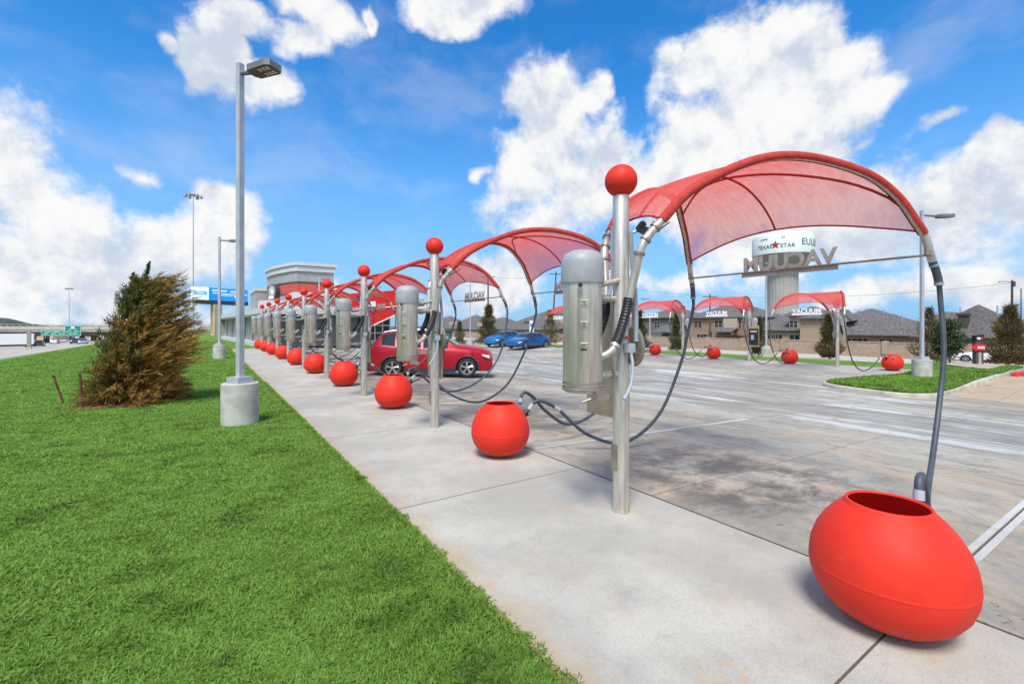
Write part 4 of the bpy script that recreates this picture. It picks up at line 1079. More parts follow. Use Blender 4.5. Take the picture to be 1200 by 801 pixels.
# ------------------------------------------------------------------ highway bridge, signs, bank, hill
t = 150
xa, ya = pt(-130, t); xb, yb = pt(330, t)
br = empty('highway_bridge', (0,0,0), 0, 'concrete highway overpass crossing the left horizon', 'bridge')
A_, B_ = Vector((xa,ya,0)), Vector((xb,yb,0)); d_ = (B_-A_).normalized(); n_ = Vector((-d_.y,d_.x,0)); LB = (B_-A_).length
def bbx(m, s0, s1, w0, w1, z0, z1):
    m.add([tuple(A_+d_*s+n_*w+Vector((0,0,z))) for s in (s0,s1) for w in (w0,w1) for z in (z0,z1)], [(0,1,3,2),(4,6,7,5),(0,4,5,1),(2,3,7,6),(0,2,6,4),(1,5,7,3)])
m = MB(); bbx(m, 0, LB, 0, 12, zat(394.5,t)+1.6, zat(394.5,t)+2.4); dk = m.build('deck', M['bridge'], br)
m = MB(); bbx(m, 0, LB, -.1, .25, zat(394.5,t)+2.4, zat(391,t)+2.5); m.build('parapet', M['kerbc'], br)
m = MB(); bbx(m, 0, LB, .4, 11.6, zat(394.5,t)+.6, zat(394.5,t)+1.6); m.build('girder', M['bldgdark'], br)
for px in (-40, 14, 73, 150, 215):
    s = (px+130)/460*LB
    m = MB()
    for w in (2, 6, 10): bbx(m, s+w*.12-.6, s+w*.12+.6, w-.5, w+.5, -6, zat(394.5,t)+.1)
    bbx(m, s-1.2, s+2.2, .8, 11.2, zat(394.5,t)+.1, zat(394.5,t)+.6); m.build('pier', M['bridge'], br)
# sedans on the bridge read as a thin row of dots: two light masts and rail posts
m = MB()
for k in range(60): bbx(m, k*LB/60, k*LB/60+.12, .0, .12, zat(391,t)+2.5, zat(391,t)+3.2)
bbx(m, 0, LB, .0, .1, zat(391,t)+3.15, zat(391,t)+3.27); m.build('railing', M['galv'], br)
def gsign(px0, px1, py0, py1, label, rows, shield):
    tt = 140; xa, ya = pt((px0+px1)/2, tt); o = empty('highway_sign', (xa,ya,0), R(56.2-90+0), label, 'highway sign', 'green highway signs')
    w = (px1-px0)*tt/F; z1, z0 = zat(py0,tt), zat(py1,tt)
    m = MB(); m.bb(-w/2,w/2,-.06,.06,z0,z1); p = m.build('panel', M['green_sign'], o)
    m = MB()
    for (x0,x1,za,zb) in ((-w/2,w/2,z1-.09,z1),(-w/2,w/2,z0,z0+.09),(-w/2,-w/2+.09,z0,z1),(w/2-.09,w/2,z0,z1)): m.bb(x0,x1,-.075,-.062,za,zb)
    m.build('white_border', M['white'], p)
    m = MB()
    for u0,u1,v in rows:
        k = int((u1-u0)*22)
        for q in range(k):
            if (q*7+int(v*10)) % 5 == 4: continue
            m.bb(-w/2+w*(u0+(u1-u0)*q/k), -w/2+w*(u0+(u1-u0)*(q+.6)/k), -.08,-.062, z0+(z1-z0)*v-.11, z0+(z1-z0)*v+.11)
    if shield: m.bb(-.5,.5,-.085,-.062,z1-.85,z1-.3)
    m.build('illegible_lettering', M['letterwhite'], p)
    m = MB()
    for s in (-.35,.35): m.tube([(w*s,.2,z0-.8),(w*s,.2,z1-.3)], .10, 6)
    m.build('support', M['galv'], o)
gsign(48.5, 75, 387, 393, 'wide low green highway sign, left of the pair', ((.18,.42,.72),(.5,.85,.72),(.08,.32,.4),(.4,.66,.4),(.74,.95,.4)), False)
gsign(76, 95, 381.5, 393, 'taller green highway sign with a pale shield, right of the pair', ((.25,.48,.62),(.6,.75,.62),(.05,.42,.4),(.5,.9,.4),(.22,.78,.2)), True)
x, y = pt(34, 100); o = empty('sign_post', (x,y,gz(x)-.1), 0, 'stout grey highway post beside the white truck', 'post')
m = MB(); m.bb(-.3,.3,-.3,.3,0,zat(386,100)-gz(x)); m.build('shaft', M['bridge'], o); m = MB(); m.bb(-.4,.4,-.4,.4,0,.6); m.build('footing', M['kerbc'], o)
bank = MB(); n = 24
pa, pb = pt(-150, 330), pt(160, 330)
for k in range(n):
    pass
P_ = [(-150+212*k/n) for k in range(n+1)]
vs = []
for px in P_:
    for tt, zq in ((166,-5.3),(178,-4.6),(205,-3.2),(240,-2.6)):
        q = pt(px, tt); vs.append((q[0], q[1], zq+(.5*math.sin(px*.09)+.3*math.sin(px*.23+tt) if zq > -5 else 0)))
bank.add(vs, [(i*4+j,(i+1)*4+j,(i+1)*4+j+1,i*4+j+1) for i in range(n) for j in range(3)])
struct(bank, 'sandy_bank', M['berm'], smooth=2)
vs = []
for k in range(41):
    px = -220+400*k/40
    h = 9*math.exp(-((px-4)/26)**2)+2.2*math.exp(-((px+90)/60)**2)+.6+.5*math.sin(px*.5)*.6
    for tt, f in ((640,-.8),(680,.75),(720,1.0),(900,.2)):
        q = pt(px, tt); vs.append((q[0], q[1], CH+(h-6.5+6)*f*tt/F-1*(f<0)))
hl = MB(); hl.add(vs, [(i*4+j,(i+1)*4+j,(i+1)*4+j+1,i*4+j+1) for i in range(40) for j in range(3)])
struct(hl, 'far_hill', M['hill'], smooth=2)
# ------------------------------------------------------------------ houses beyond the lot
def roof_hip(m, x0, x1, y0, y1, ze, h, ov=.5, ridge=None, zs=.18):
    x0 -= ov; x1 += ov; y0 -= ov; y1 += ov
    w = min(x1-x0, y1-y0)/2; inset = w if ridge is None else ridge
    cx, cy = (x0+x1)/2, (y0+y1)/2
    if y1-y0 >= x1-x0: r0, r1 = (cx, min(cy, y0+inset)), (cx, max(cy, y1-inset))
    else: r0, r1 = (min(cx, x0+inset), cy), (max(cx, x1-inset), cy)
    if (Vector(r0)-Vector(r1)).length < .3:
        if y1-y0 >= x1-x0: r0, r1 = (cx, cy-.2), (cx, cy+.2)
        else: r0, r1 = (cx-.2, cy), (cx+.2, cy)
    b = [(x0,y0),(x1,y0),(x1,y1),(x0,y1)]
    vs = [(*p, ze) for p in b]+[(*p, ze+zs) for p in b]+[(*r0, ze+h), (*r1, ze+h)]
    if y1-y0 >= x1-x0: fs = [(4,5,8),(5,6,9,8),(6,7,9),(7,4,8,9)]
    else: fs = [(4,5,9,8),(5,6,9),(6,7,8,9),(7,4,8)]
    m.add(vs, fs+[(0,1,5,4),(1,2,6,5),(2,3,7,6),(3,0,4,7),(3,2,1,0)])
def win(par, x, y, z, w, h, face='x', panes=2):
    """a window set on a wall; face x: wall looks towards -x, face y: towards -y"""
    def bx(m, a0, a1, d0, d1, z0, z1):
        if face == 'x': m.bb(x-d1, x-d0, y+a0, y+a1, z0, z1)
        else: m.bb(x+a0, x+a1, y-d1, y-d0, z0, z1)
    m = MB(); 
    for a0, a1, z0, z1 in ((-w/2-.08,w/2+.08,z+h,z+h+.09),(-w/2-.08,w/2+.08,z-.09,z),(-w/2-.08,-w/2,z,z+h),(w/2,w/2+.08,z,z+h),(-w/2,w/2,z+h*.5-.03,z+h*.5+.03)): bx(m, a0, a1, .0, .07, z0, z1)
    for k in range(1, panes): a = -w/2+w*k/panes; bx(m, a-.05, a+.05, 0, .065, z, z+h)
    f = m.build('window', M['trimtan'] if panes < 9 else M['white'], par)
    m = MB(); bx(m, -w/2, w/2, .0, .03, z, z+h); m.build('pane', M['glass'], f)
GH = 'brick houses behind the stone screen wall'
def house(label, x0, x1, y0, y1, ze, h, wall, roof='roof', zg=-2.9, wins=(), ywins=(), extra=None, ridge=None, chim=None):
    o = empty('house', (0,0,0), 0, label, 'house', GH)
    m = MB(); m.bb(x0,x1,y0,y1,zg,ze); wl = m.build('wall', M[wall], o)
    m = MB(); roof_hip(m, x0, x1, y0, y1, ze, h, ridge=ridge); rf = m.build('roof', M[roof], o)
    m = MB(); m.bb(x0-.53,x1+.53,y0-.53,y1+.53,ze-.02,ze+.14); m.build('fascia', M['trimdark'], rf)
    for y, z, w, hh in wins: win(o, x0, y, z, w, hh, 'x')
    for x, z, w, hh in ywins: win(o, x, y0, z, w, hh, 'y')
    if chim:
        cx, cy, z0, z1, mt = chim
        m = MB(); m.bb(cx-.55,cx+.55,cy-.45,cy+.45,z0,z1); ch = m.build('chimney', M[mt], rf); m = MB(); m.bb(cx-.7,cx+.7,cy-.6,cy+.6,z1-.25,z1+.05); m.build('chimney_cap', M['trimdark'], ch)
    m = MB()
    for k in range(3):
        vx = x0+(x1-x0)*(.35+.13*k); vy = y0+(y1-y0)*(.3+.2*k); m.tube([(vx,vy,ze+h*.4),(vx,vy,ze+h*.95)], .09, 6)
    m.build('vent_pipe', M['galv'], rf)
    if extra: extra(o, wl, rf)
    return o
def ext_box(o, name, x0, x1, y0, y1, z0, z1, mat): m = MB(); m.bb(x0,x1,y0,y1,z0,z1); return m.build(name, M[mat], o)
def ext_roof(o, name, x0, x1, y0, y1, ze, h, mat='roof', ov=.4): m = MB(); roof_hip(m, x0, x1, y0, y1, ze, h, ov); return m.build(name, M[mat], o)
def Yx(px, X): return pyx(px, X)[0]
# right-hand dark house
house('dark house with a tall chimney behind the right hand conifer', 79, 90, 10.6, 20.6, .1, 4.4, 'brick3', 'roof2', wins=((13.2,-1.6,2.4,1.4),(17.8,-1.5,2.0,1.3)), chim=(80.5,16.2,1.0,3.3,'trimdark'),
      extra=lambda o,w,r: (ext_roof(o,'lower_roof',78,86,1,10.0,.0,2.6,'roof2'), ext_box(o,'side_wing',78.5,86,1.4,10.5,-2.9,.0,'brick3'), win(o,78.5,8.0,-1.7,2.6,1.4), win(o,78.5,4.0,-1.7,2.6,1.4)))
house('low house with a wide hip roof behind the grass island light pole', 85, 97, 21.8, 32.0, .13, 3.5, 'brick', wins=((30.0,-1.6,1.5,1.3),(25.6,-1.6,1.5,1.3),(28.5,-1.6,1.3,1.3)), ridge=4.5)
def gables(o, w, r):
    for y, z in ((41.5,2.6),(37.0,.2)):
        m = MB(); m.prism([(y-1.7,z),(y+1.7,z),(y+1.7,z+.5),(y,z+2.3),(y-1.7,z+.5)], 0, 112, 114); g = m.build('gable', M['yellow'], o)
        m = MB(); m.prism([(y-.5,z+.3),(y+.5,z+.3),(y,z+1.2)], 0, 111.9, 112); m.build('louvre', M['trimdark'], g)
        m = MB(); m.add([(111.6,y-2.2,z+.2),(111.6,y,z+2.6),(116,y,z+2.6),(116,y-2.2,z+.2),(111.6,y+2.2,z+.2),(116,y+2.2,z+.2)], [(0,1,2,3),(1,4,5,2)]); m.build('gable_roof', M['roof'], o)
house('distant house with cream gables between the low hip roof and the island light pole', 114, 128, 32, 46, 1.9, 3.6, 'brick2', extra=gables)
house('far grey roof seen between the wide hip roof and the dark chimney house', 118, 132, 24, 30, 2.2, 2.3, 'brick2')
def tan_extra(o, w, r):
    ext_box(o,'upper_storey',90,97,Yx(962,90),Yx(925,90),.6,3.4,'brick2'); m = MB(); roof_hip(m, 90,97,Yx(962,90),Yx(925,90),3.4,1.9); m.build('upper_roof', M['roof'], o)
    ext_box(o,'bay_wall',87.2,89.9,Yx(962,88),Yx(940,88),-2.9,2.9,'brick2')
    ext_roof(o,'bay_roof',87,90,Yx(963,88),Yx(939,88),2.9,.7)
    ext_box(o,'rear_chimney',96,97.5,Yx(889,96)-.8,Yx(889,96)+.8,.5,3.6,'brick')
    win(o, 90, Yx(951,90)+3, 1.4, 1.3, 1.2)
house('tan brick house with steep grey roof below the water tower', 90, 103, Yx(962,90), Yx(879,90), .7, 4.4, 'brick2', wins=((Yx(894,90),-1.6,1.7,1.5),(Yx(904,90),-1.6,1.5,1.5),(Yx(912,90),-1.7,1.5,1.7),(Yx(931,90),-1.7,1.6,1.7)), extra=tan_extra)
def two_extra(o, w, r):
    y0, y1 = Yx(858,88), Yx(838,88)
    ext_box(o,'stucco_bay',89.3,89.9,y0-.2,y1-1,1.0,3.2,'trimtan')
    m = MB(); m.add([(86.6,y0-.8,.55),(86.6,y1+.8,.55),(89.95,y1+.3,1.5),(89.95,y0-.3,1.5),(86.6,y0-.8,.40),(86.6,y1+.8,.40)], [(0,1,2,3),(0,4,5,1),(4,5,2,3)]); m.build('porch_roof', M['roof'], o)
    for yy in (y0-.5, y1+.5): ext_box(o,'porch_post',86.8,87.3,yy-.2,yy+.2,-2.9,.4,'brick')
    ext_box(o,'door',89.8,89.96,(y0+y1)/2-.6,(y0+y1)/2+.5,-2.8,-.3,'trimdark')
house('two storey brown brick house with a porch, behind the second far canopy', 90, 102, Yx(884,90), Yx(806,90), 3.3, 2.9, 'brick', ridge=5,
      wins=((Yx(818,90),1.4,1.9,1.3),(Yx(842,90),1.4,1.6,1.4),(Yx(821,90),-1.9,1.6,1.8),(Yx(829,90),-1.9,1.6,1.8),(Yx(866,90),1.3,1.0,1.4),(Yx(858,90),-1.0,1.0,1.2)), extra=two_extra)
house('two storey grey sided house left of the brown brick house', 92, 104, Yx(803,92)+1, Yx(752,92), 3.5, 3.0, 'sidegrey', wins=((Yx(788,92),1.2,1.6,1.5),(Yx(770,92),1.2,1.6,1.5),(Yx(795,92),-1.7,2.2,1.4)),
      extra=lambda o,w,r: (ext_roof(o,'porch_roof',88,92,Yx(800,90),Yx(772,90),.1,1.8,'roof'), ext_box(o,'porch_post',88.2,88.6,Yx(799,89),Yx(799,89)+.4,-2.9,.1,'trimdark')))
house('plain brick house mostly hidden by the nearest post', 90, 102, Yx(742,90), Yx(706,90), 3.2, 2.8, 'brick')
house('two storey brick house behind the blue sedan', 90, 103, Yx(668,90), Yx(628,90), 4.9, 3.2, 'brick', ridge=5, wins=tuple((Yx(p,90),z,2.0,1.7) for p, z in ((638,2.2),(655,2.2),(650,-1.2),(660,-1.2))),
      extra=lambda o,w,r: (ext_roof(o,'porch_roof',86,90,Yx(665,88),Yx(650,88),.7,1.3), ext_box(o,'stucco_bay',89.5,89.9,Yx(662,90),Yx(650,90),1.3,4.7,'trimtan')))
house('grey hip roofed house right behind the blue hatchback', 76, 94, Yx(624,76), Yx(584,76), .4, 5.2, 'brick2', wins=((Yx(610,76),-1.8,2.4,1.4),), extra=lambda o,w,r: ext_box(o,'dormer',79,80.5,Yx(620,78),Yx(611,78),2.0,3.0,'trimdark'))
house('grey roofed house with a side gable left of the hip roof', 76, 92, Yx(583,76), Yx(550,76), .2, 4.4, 'brick2', wins=((Yx(570,76),-1.8,2.4,1.4),), extra=lambda o,w,r: ext_box(o,'dormer',78,80,Yx(566,77),Yx(556,77),1.2,2.6,'trimtan'))
house('grey roofed house above the red SUV windscreen', 76, 93, Yx(548,76), Yx(521,76), .4, 5.4, 'brick2', wins=((Yx(535,76),-1.8,2.4,1.4),), extra=lambda o,w,r: ext_box(o,'dormer',78.5,80,Yx(534,78),Yx(525,78),1.8,3.2,'trimtan'))
house('farthest grey roof, behind the second vacuum post', 78, 95, Yx(517,78), Yx(494,78), .6, 5.2, 'brick2')
# stone screen wall
fw = empty('screen_wall', (69.6,0,0), 0, 'long tan stone screen wall with piers in front of the houses', 'wall')
z0 = gz(69.6)-.1; m = MB(); m.bb(-.14,.14,3,200,z0,-.36); m.build('wall_panel', M['stonewall'], fw)
m = MB(); m.bb(-.2,.2,3,200,-.359,-.29); m.build('coping', M['kerbc'], fw)
for k in range(33):
    y = 3+k*6; m = MB(); m.bb(-.30,.30,y-.3,y+.3,z0,-.16); p = m.build('pier', M['stonewall'], fw)

# ------------------------------------------------------------------ water tower
twx, twy = pt(917, 220); wt = empty('water_tower', (twx,twy,-3), 0, 'tall composite water tower with a pale lettered tank, behind the tan brick house', 'water tower')
phi = math.atan2(-twy, -twx); zz = lambda py: zat(py, 220)+3
zs = zz(318); zc = zz(300); zt = zz(279.5)
m = MB(); prof = [(6.9,-.5),(6.6,zs*.5),(6.6,zs),(6.9,zs+.6)]
seg = 96; vs = []
for r, z in prof:
    for k in range(seg*2):
        a = PI*k/seg; rr = r-(.16 if (k % 8) in (6,7) else 0); vs.append((rr*math.cos(a), rr*math.sin(a), z))
m.add(vs, [(i*seg*2+k, i*seg*2+(k+1)%(seg*2), (i+1)*seg*2+(k+1)%(seg*2), (i+1)*seg*2+k) for i in range(3) for k in range(seg*2)])
m.build('fluted_shaft', M['shaft'], wt)
m = MB(); m.lathe([(6.6,zs+.3),(8.8,zs+1.6),(11.4,zc-1.9),(12.95,zc-.02)], seg=64); m.build('flared_bowl', M['tankcone'], wt, 1)
TR = 13.1
m = MB(); m.lathe([(12.9,zc-.02),(TR,zc),(TR,zt),(12.2,zt+1.2),(8,zt+2.2),(.01,zt+2.8)], seg=72); tk = m.build('tank', M['tankwhite'], wt, 1)
m = MB(); m.lathe([(9.2,zs+1.1),(9.6,zs+1.1),(9.6,zs+1.5),(9.2,zs+1.5)], seg=48); m.lathe([(1.0,0),(1.0,.3)], (0,0,zt+2.6), 10); m.build('bowl_rim', M['tankcone'], wt)
def wrap(text, size, a0, z, mat, bold, align='CENTER', space=1.05, name='tank_lettering'):
    me = textmesh(text, size, .02, bold, align, space); bm = bmesh.new(); bm.from_mesh(me)
    for v in bm.verts:
        x, y, q = v.co; th = phi+a0+x/TR; r = TR+.06+q; v.co = Vector((r*math.cos(th), r*math.sin(th), z+y))
    bm.to_mesh(me); bm.free(); link(name, me, M[mat], tk)
zm = zc+(zt-zc)*.36
wrap('TEXAS', 2.5, -.60, zm+.1, 'navy', .02, space=1.0); wrap('STAR', 2.5, .16, zm+.1, 'navy', .02); wrap('EULESS', 4.3, .60, zm+1.6, 'navy', .02, 'LEFT')
wrap('HOME', 1.25, -.62, zt-1.7, 'navy', .0); wrap('OF', 1.25, .02, zt-1.5, 'navy', .0)
m = MB(); pts = []
for k in range(10):
    r = 2.1 if k % 2 == 0 else .85; a = PI/2+k*PI/5; x_, y_ = r*math.cos(a), r*math.sin(a); th = phi-.22+x_/TR; pts.append(((TR+.12)*math.cos(th), (TR+.12)*math.sin(th), zm+.7+y_))
m.add(pts+[((TR+.3)*math.cos(phi-.22), (TR+.3)*math.sin(phi-.22), zm+.7)], [(k,(k+1)%10,10) for k in range(10)]); m.build('red_star', M['darkred'], tk)

# ------------------------------------------------------------------ trees
def conifer(px, t, h, r, label, burn=.4, n=2600, lean=0, group='young conifers by the street', sp=.16, zoff=0, gcol=(.065,.088,.034)):
    x, y = pt(px, t); o = empty('conifer', (x,y,gz(x)+zoff), 0, label, 'tree', group)
    u = rng.random(n)**1.25; z = h*(.04+.94*u); rr = r*(1-u)**.75*(.75+.3*np.sin(z*5.3+rng.random()*6))+.05
    az = rng.uniform(0,2*PI,n)+0; q = rng.random(n)**.5
    out = np.stack([np.cos(az), np.sin(az), np.zeros(n)],1)
    P = out*(rr*q)[:,None]; P[:,2] = z-.08*q*rr; P[:,0] += lean*CS*z/h; P[:,1] -= lean*SN*z/h
    D = out*.8+np.stack([np.zeros(n),np.zeros(n),rng.uniform(.1,1.1,n)],1)+rng.normal(0,.3,(n,3))
    D *= (sp*h/3*rng.uniform(.6,1.5,n))[:,None]
    Wv = np.cross(D, rng.normal(0,1,(n,3))); Wv /= np.linalg.norm(Wv,axis=1)[:,None]; Wv *= (.016*h/3*rng.uniform(.6,1.6,n))[:,None]
    b = np.clip(burn*1.2*q+rng.normal(0,.22,n), 0, 1)[:,None]
    cols = np.array(gcol)*rng.uniform(.6,1.6,(n,1))*(1-b)+np.array([.28,.17,.075])*rng.uniform(.6,1.4,(n,1))*b
    quads('foliage', P, D, Wv, cols.astype(np.float32), M['leaf'], o, .35)
    m = MB(); m.tube([(0,0,-.1),(0,0,h*.3),(lean*CS*.9,-lean*SN*.9,h*.9)], [.06*h/3,.04*h/3,.01], 7); m.build('trunk', M['bark'], o, 1)
    return o
conifer(1181, 25.5, 3.35, 1.25, 'bushy windburnt conifer at the right edge, beside the red arrow sign', .5, 6500, .15, zoff=.12, gcol=(.075,.08,.04))
conifer(1087, 24.5, 2.95, 1.0, 'thin brownish young tree between the island light pole and the nearest hose', .55, 3000, .1, zoff=.12, gcol=(.08,.085,.035), sp=.13)
conifer(972, 29.5, 3.0, .85, 'dark conifer behind the rightmost far vacuum post', .38, 5200)
conifer(889, 32.5, 2.75, .75, 'dark conifer behind the second far vacuum post', .42, 4200)
conifer(793, 38, 3.1, .75, 'dark conifer behind the third far vacuum post', .3, 3600)
conifer(749.5, 41, 3.5, .95, 'green pointed conifer just right of the nearest post', .12, 4000)
conifer(538.5, 50, 2.5, .8, 'small pointed conifer above the red SUV windscreen', .15, 2600)
conifer(571, 49, 4.2, 1.5, 'sprawling brownish conifer behind the blue hatchback', .45, 4200, .2)
conifer(645, 52, 3.9, 1.5, 'tawny loose tree behind the blue sedan roof', .6, 2200)
def leafy(px, t, h, r, label, zoff):
    x, y = pt(px, t); o = empty('leafy_tree', (x,y,gz(x)+zoff), 0, label, 'tree'); n = 5200
    m = MB(); m.tube([(0,0,-.1),(.03,.02,h*.35),(0,.04,h*.8)], [.05,.035,.012], 7)
    P = []; 
    for k in range(46):
        az = rng.uniform(0,2*PI); zz_ = h*rng.uniform(.22,.97); q = r*rng.uniform(.25,1)*(1.05-abs(zz_/h-.5)**1.5*1.7)
        c = np.array([q*math.cos(az), q*math.sin(az), zz_]); m.tube([(0,.02,zz_*.7),tuple(c)], [.015,.006], 4)
        P.append(c+rng.normal(0,.13,(n//46,3)))
    P = np.concatenate(P); n = len(P); D = rng.normal(0,1,(n,3)); D /= np.linalg.norm(D,axis=1)[:,None]; D *= rng.uniform(.06,.13,(n,1))
    Wv = np.cross(D, rng.normal(0,1,(n,3))); Wv /= np.linalg.norm(Wv,axis=1)[:,None]; Wv *= .028
    cols = np.array([.055,.088,.035])*rng.uniform(.5,1.9,(n,1))
    quads('foliage', P, D, Wv, cols.astype(np.float32), M['leaf'], o, .5); m.build('trunk', M['bark'], o, 1)
leafy(1113, 22.5, 2.1, .52, 'broad dark green leafy tree right of the nearest hanging hose', .16)
def bare(px, t, h, label, z):
    x, y = pt(px, t); o = empty('bare_tree', (x,y,z), 0, label, 'tree', 'leafless trees beyond the roofs'); tr = MB(); tw = MB()
    tr.tube([(0,0,0),(0,0,h*.45)], [.25,.16], 6)
    def rec(p, d, L_, r, k):
        q = p+d*L_; (tr if k > 2 else tw).tube([p, q], [r, r*.6], 4)
        if k == 0: return
        for _ in range(3 if k < 4 else 4):
            e = (d+Vector(rng.normal(0,.48,3))).normalized(); rec(q, e, L_*rng.uniform(.6,.85), r*.6, k-1)
    rec(Vector((0,0,h*.35)), Vector((0,0,1)), h*.22, .14, 4)
    tr.build('trunk', M['bark'], o); tw.build('twigs', pm('grey_twigs', (.17,.12,.11), .9), o)
bare(1009, 140, 9.6, 'reddish leafless tree above the middle of the hip roofs', -3); bare(993, 135, 8.4, 'smaller leafless tree left of the reddish one', -3); bare(1094, 110, 7.8, 'leafless tree behind the island light pole', -3)
x, y = pt(868, 92); o = empty('brown_shrub', (x-3,y,gz(x-3)), 0, 'rounded brown shrub on the stone wall beside the porch', 'shrub'); n = 1800
q = rng.normal(0,1,(n,3)); q /= np.linalg.norm(q,axis=1)[:,None]; P = q*np.array([1.5,3.0,1.2])*rng.uniform(.75,1,(n,1)); P[:,2] = np.abs(P[:,2])+1.3
D = q*.3+rng.normal(0,.1,(n,3)); Wv = np.cross(D, rng.normal(0,1,(n,3))); Wv /= np.linalg.norm(Wv,axis=1)[:,None]; Wv *= .08
quads('foliage', P, D, Wv, (np.array([.16,.085,.035])*rng.uniform(.6,1.3,(n,1))).astype(np.float32), M['leaf'], o, .4)
m = MB(); m.tube([(0,0,-.2),(0,0,1.5)], .12, 6); m.build('stem', M['bark'], o)

# ------------------------------------------------------------------ utility poles and wires
def upole(px, t, py, label, lean=0, lamp=False, arm=True):
    x, y = pt(px, t); z = gz(x)-.1; h = zat(py, t)-z; o = empty('utility_pole', (x,y,z), R(-34), label, 'utility pole', 'wooden utility poles')
    m = MB(); m.tube([(0,0,0),(lean,0,h)], [.17,.11], 8); m.build('pole', M['wood'], o, 1)
    if arm:
        m = MB(); m.box((lean*.95,0,h-.5), (2.3,.1,.12)); m.build('crossarm', M['wood'], o)
        m = MB()
        for k in (-1,-.35,.35,1): m.lathe([(.001,0),(.05,0),(.06,.08),(.001,.16)], (lean*.95+k,0,h-.43), 8)
        m.build('insulators', M['bldg'], o)
    if lamp: m = MB(); m.tube([(lean,0,h-.35),(-1.0,0,h-.15),(-1.3,0,h-.2)], .05, 6); m.box((-1.5,0,h-.25),(.6,.25,.14)); m.build('lamp_arm', M['galv'], o); m = MB(); m.tube([(lean+.1,-.15,h-.9),(lean+.1,-.15,h-.2)], .16, 8); m.build('transformer', M['wood'], o)
    return Vector((x,y,z+h-.4))
a1 = upole(1186, 62, 328, 'dark utility pole with a lamp arm at the right edge', 0, True, False)
a2 = upole(832, 76, 344, 'dark utility pole in front of the two storey brown house')
a3 = upole(572, 80, 321, 'tall utility pole left of the mirrored word, behind the hatchback')
a4 = upole(646, 84, 318, 'leaning utility pole beside the nearest canister', .9)
upole(1196.5, 120, 338, 'small far utility pole at the very right edge', 0, False, False)
def wire(p, q, sag, label):
    m = MB(); m.tube([p.lerp(q, i/20)-Vector((0,0,sag*4*(i/20)*(1-i/20))) for i in range(21)], .018, 4); tag(m.build('power_line', M['cable']), label, 'power line', 'power lines')
wire(a1, a2, .9, 'thin power line sagging between the right hand pole and the pole by the brown house')
wire(a2, a4, .7, 'thin power line between the pole by the brown house and the leaning pole')
wire(a4, a3, .6, 'thin power line between the leaning pole and the tall left pole')

# ------------------------------------------------------------------ red arrow sign and small things
x, y = pt(1146, 21.5); zz0 = island_z(x)-.05
o = empty('directional_sign', (x,y,zz0), R(-42), 'dark post carrying a red arrow that points left, on the grass island', 'sign')
m = MB(); m.bb(-.16,.16,-.10,.10,0,1.15); m.build('post', M['trimdark'], o)
m = MB(); m.prism([(-.34,.85),(-.20,1.03),(-.20,.99),(.20,.99),(.20,.70),(-.20,.70),(-.20,.67)], 1, -.16, -.105); ar = m.build('arrow_panel', M['fasciared'], o)
m = MB()
for k in range(5): m.box((-.11+k*.058,-.165,.845), (.042,.01,.11))
m.build('illegible_lettering', M['white'], ar)
m = MB(); m.prism([(-.17,1.15),(.17,1.15),(.17,1.45),(-.17,1.40)], 1, -.11, .11); hd = m.build('sign_head', M['black'], o)
m = MB(); m.box((-.05,-.115,1.27),(.14,.01,.10)); m.build('pale_mark', M['white'], hd); m = MB(); m.box((.08,-.115,1.28),(.08,.01,.13)); m.build('red_mark', M['fasciared'], hd)
m = MB(); m.bb(-.06,.06,-.115,-.101,.05,.62); m.build('silver_strip', M['steel'], o)
x, y = pt(517, 47); o = empty('refuse_bin', (x,y,gz(x)), R(-20), 'teal refuse container behind the red SUV roof', 'bin')
m = MB(); m.prism([(-.9,0),(.9,0),(1.1,1.5),(-1.1,1.5)], 1, -.8, .8); m.build('body', M['teal'], o); m = MB(); m.box((0,0,1.56), (2.3,1.75,.10), (.0,.04,0)); m.build('lid', M['black'], o)
x, y = pt(623, 47); o = empty('notice_board', (x,y,gz(x)), R(-34), 'narrow white upright panel between the blue cars and the brick house', 'sign')
m = MB(); m.bb(-.22,.22,-.1,.1,.3,2.5); p = m.build('panel', M['white'], o); m = MB(); m.bb(-.15,.15,-.13,-.101,1.9,2.2); m.build('blue_square', M['bbblue'], p); m = MB(); m.bb(-.1,.1,-.08,.08,-.05,.3); m.build('foot', M['galv'], o)

# BBE faint glow added to the billboard panels to brighten them
for k_ in ('white', 'bbblue', 'bbcyan'):
    mm = M[k_].copy(); mm.name = 'added_glow_'+k_
    b_ = mm.node_tree.nodes['Principled BSDF']; src = b_.inputs['Base Color'].links[0].from_socket
    mm.node_tree.links.new(src, b_.inputs['Emission Color']); b_.inputs['Emission Strength'].default_value = .45
    for o_ in (bp1, bp2, *kids(bp1), *kids(bp2)):
        if o_.data.materials[0] == M[k_]: o_.data.materials.clear(); o_.data.materials.append(mm)
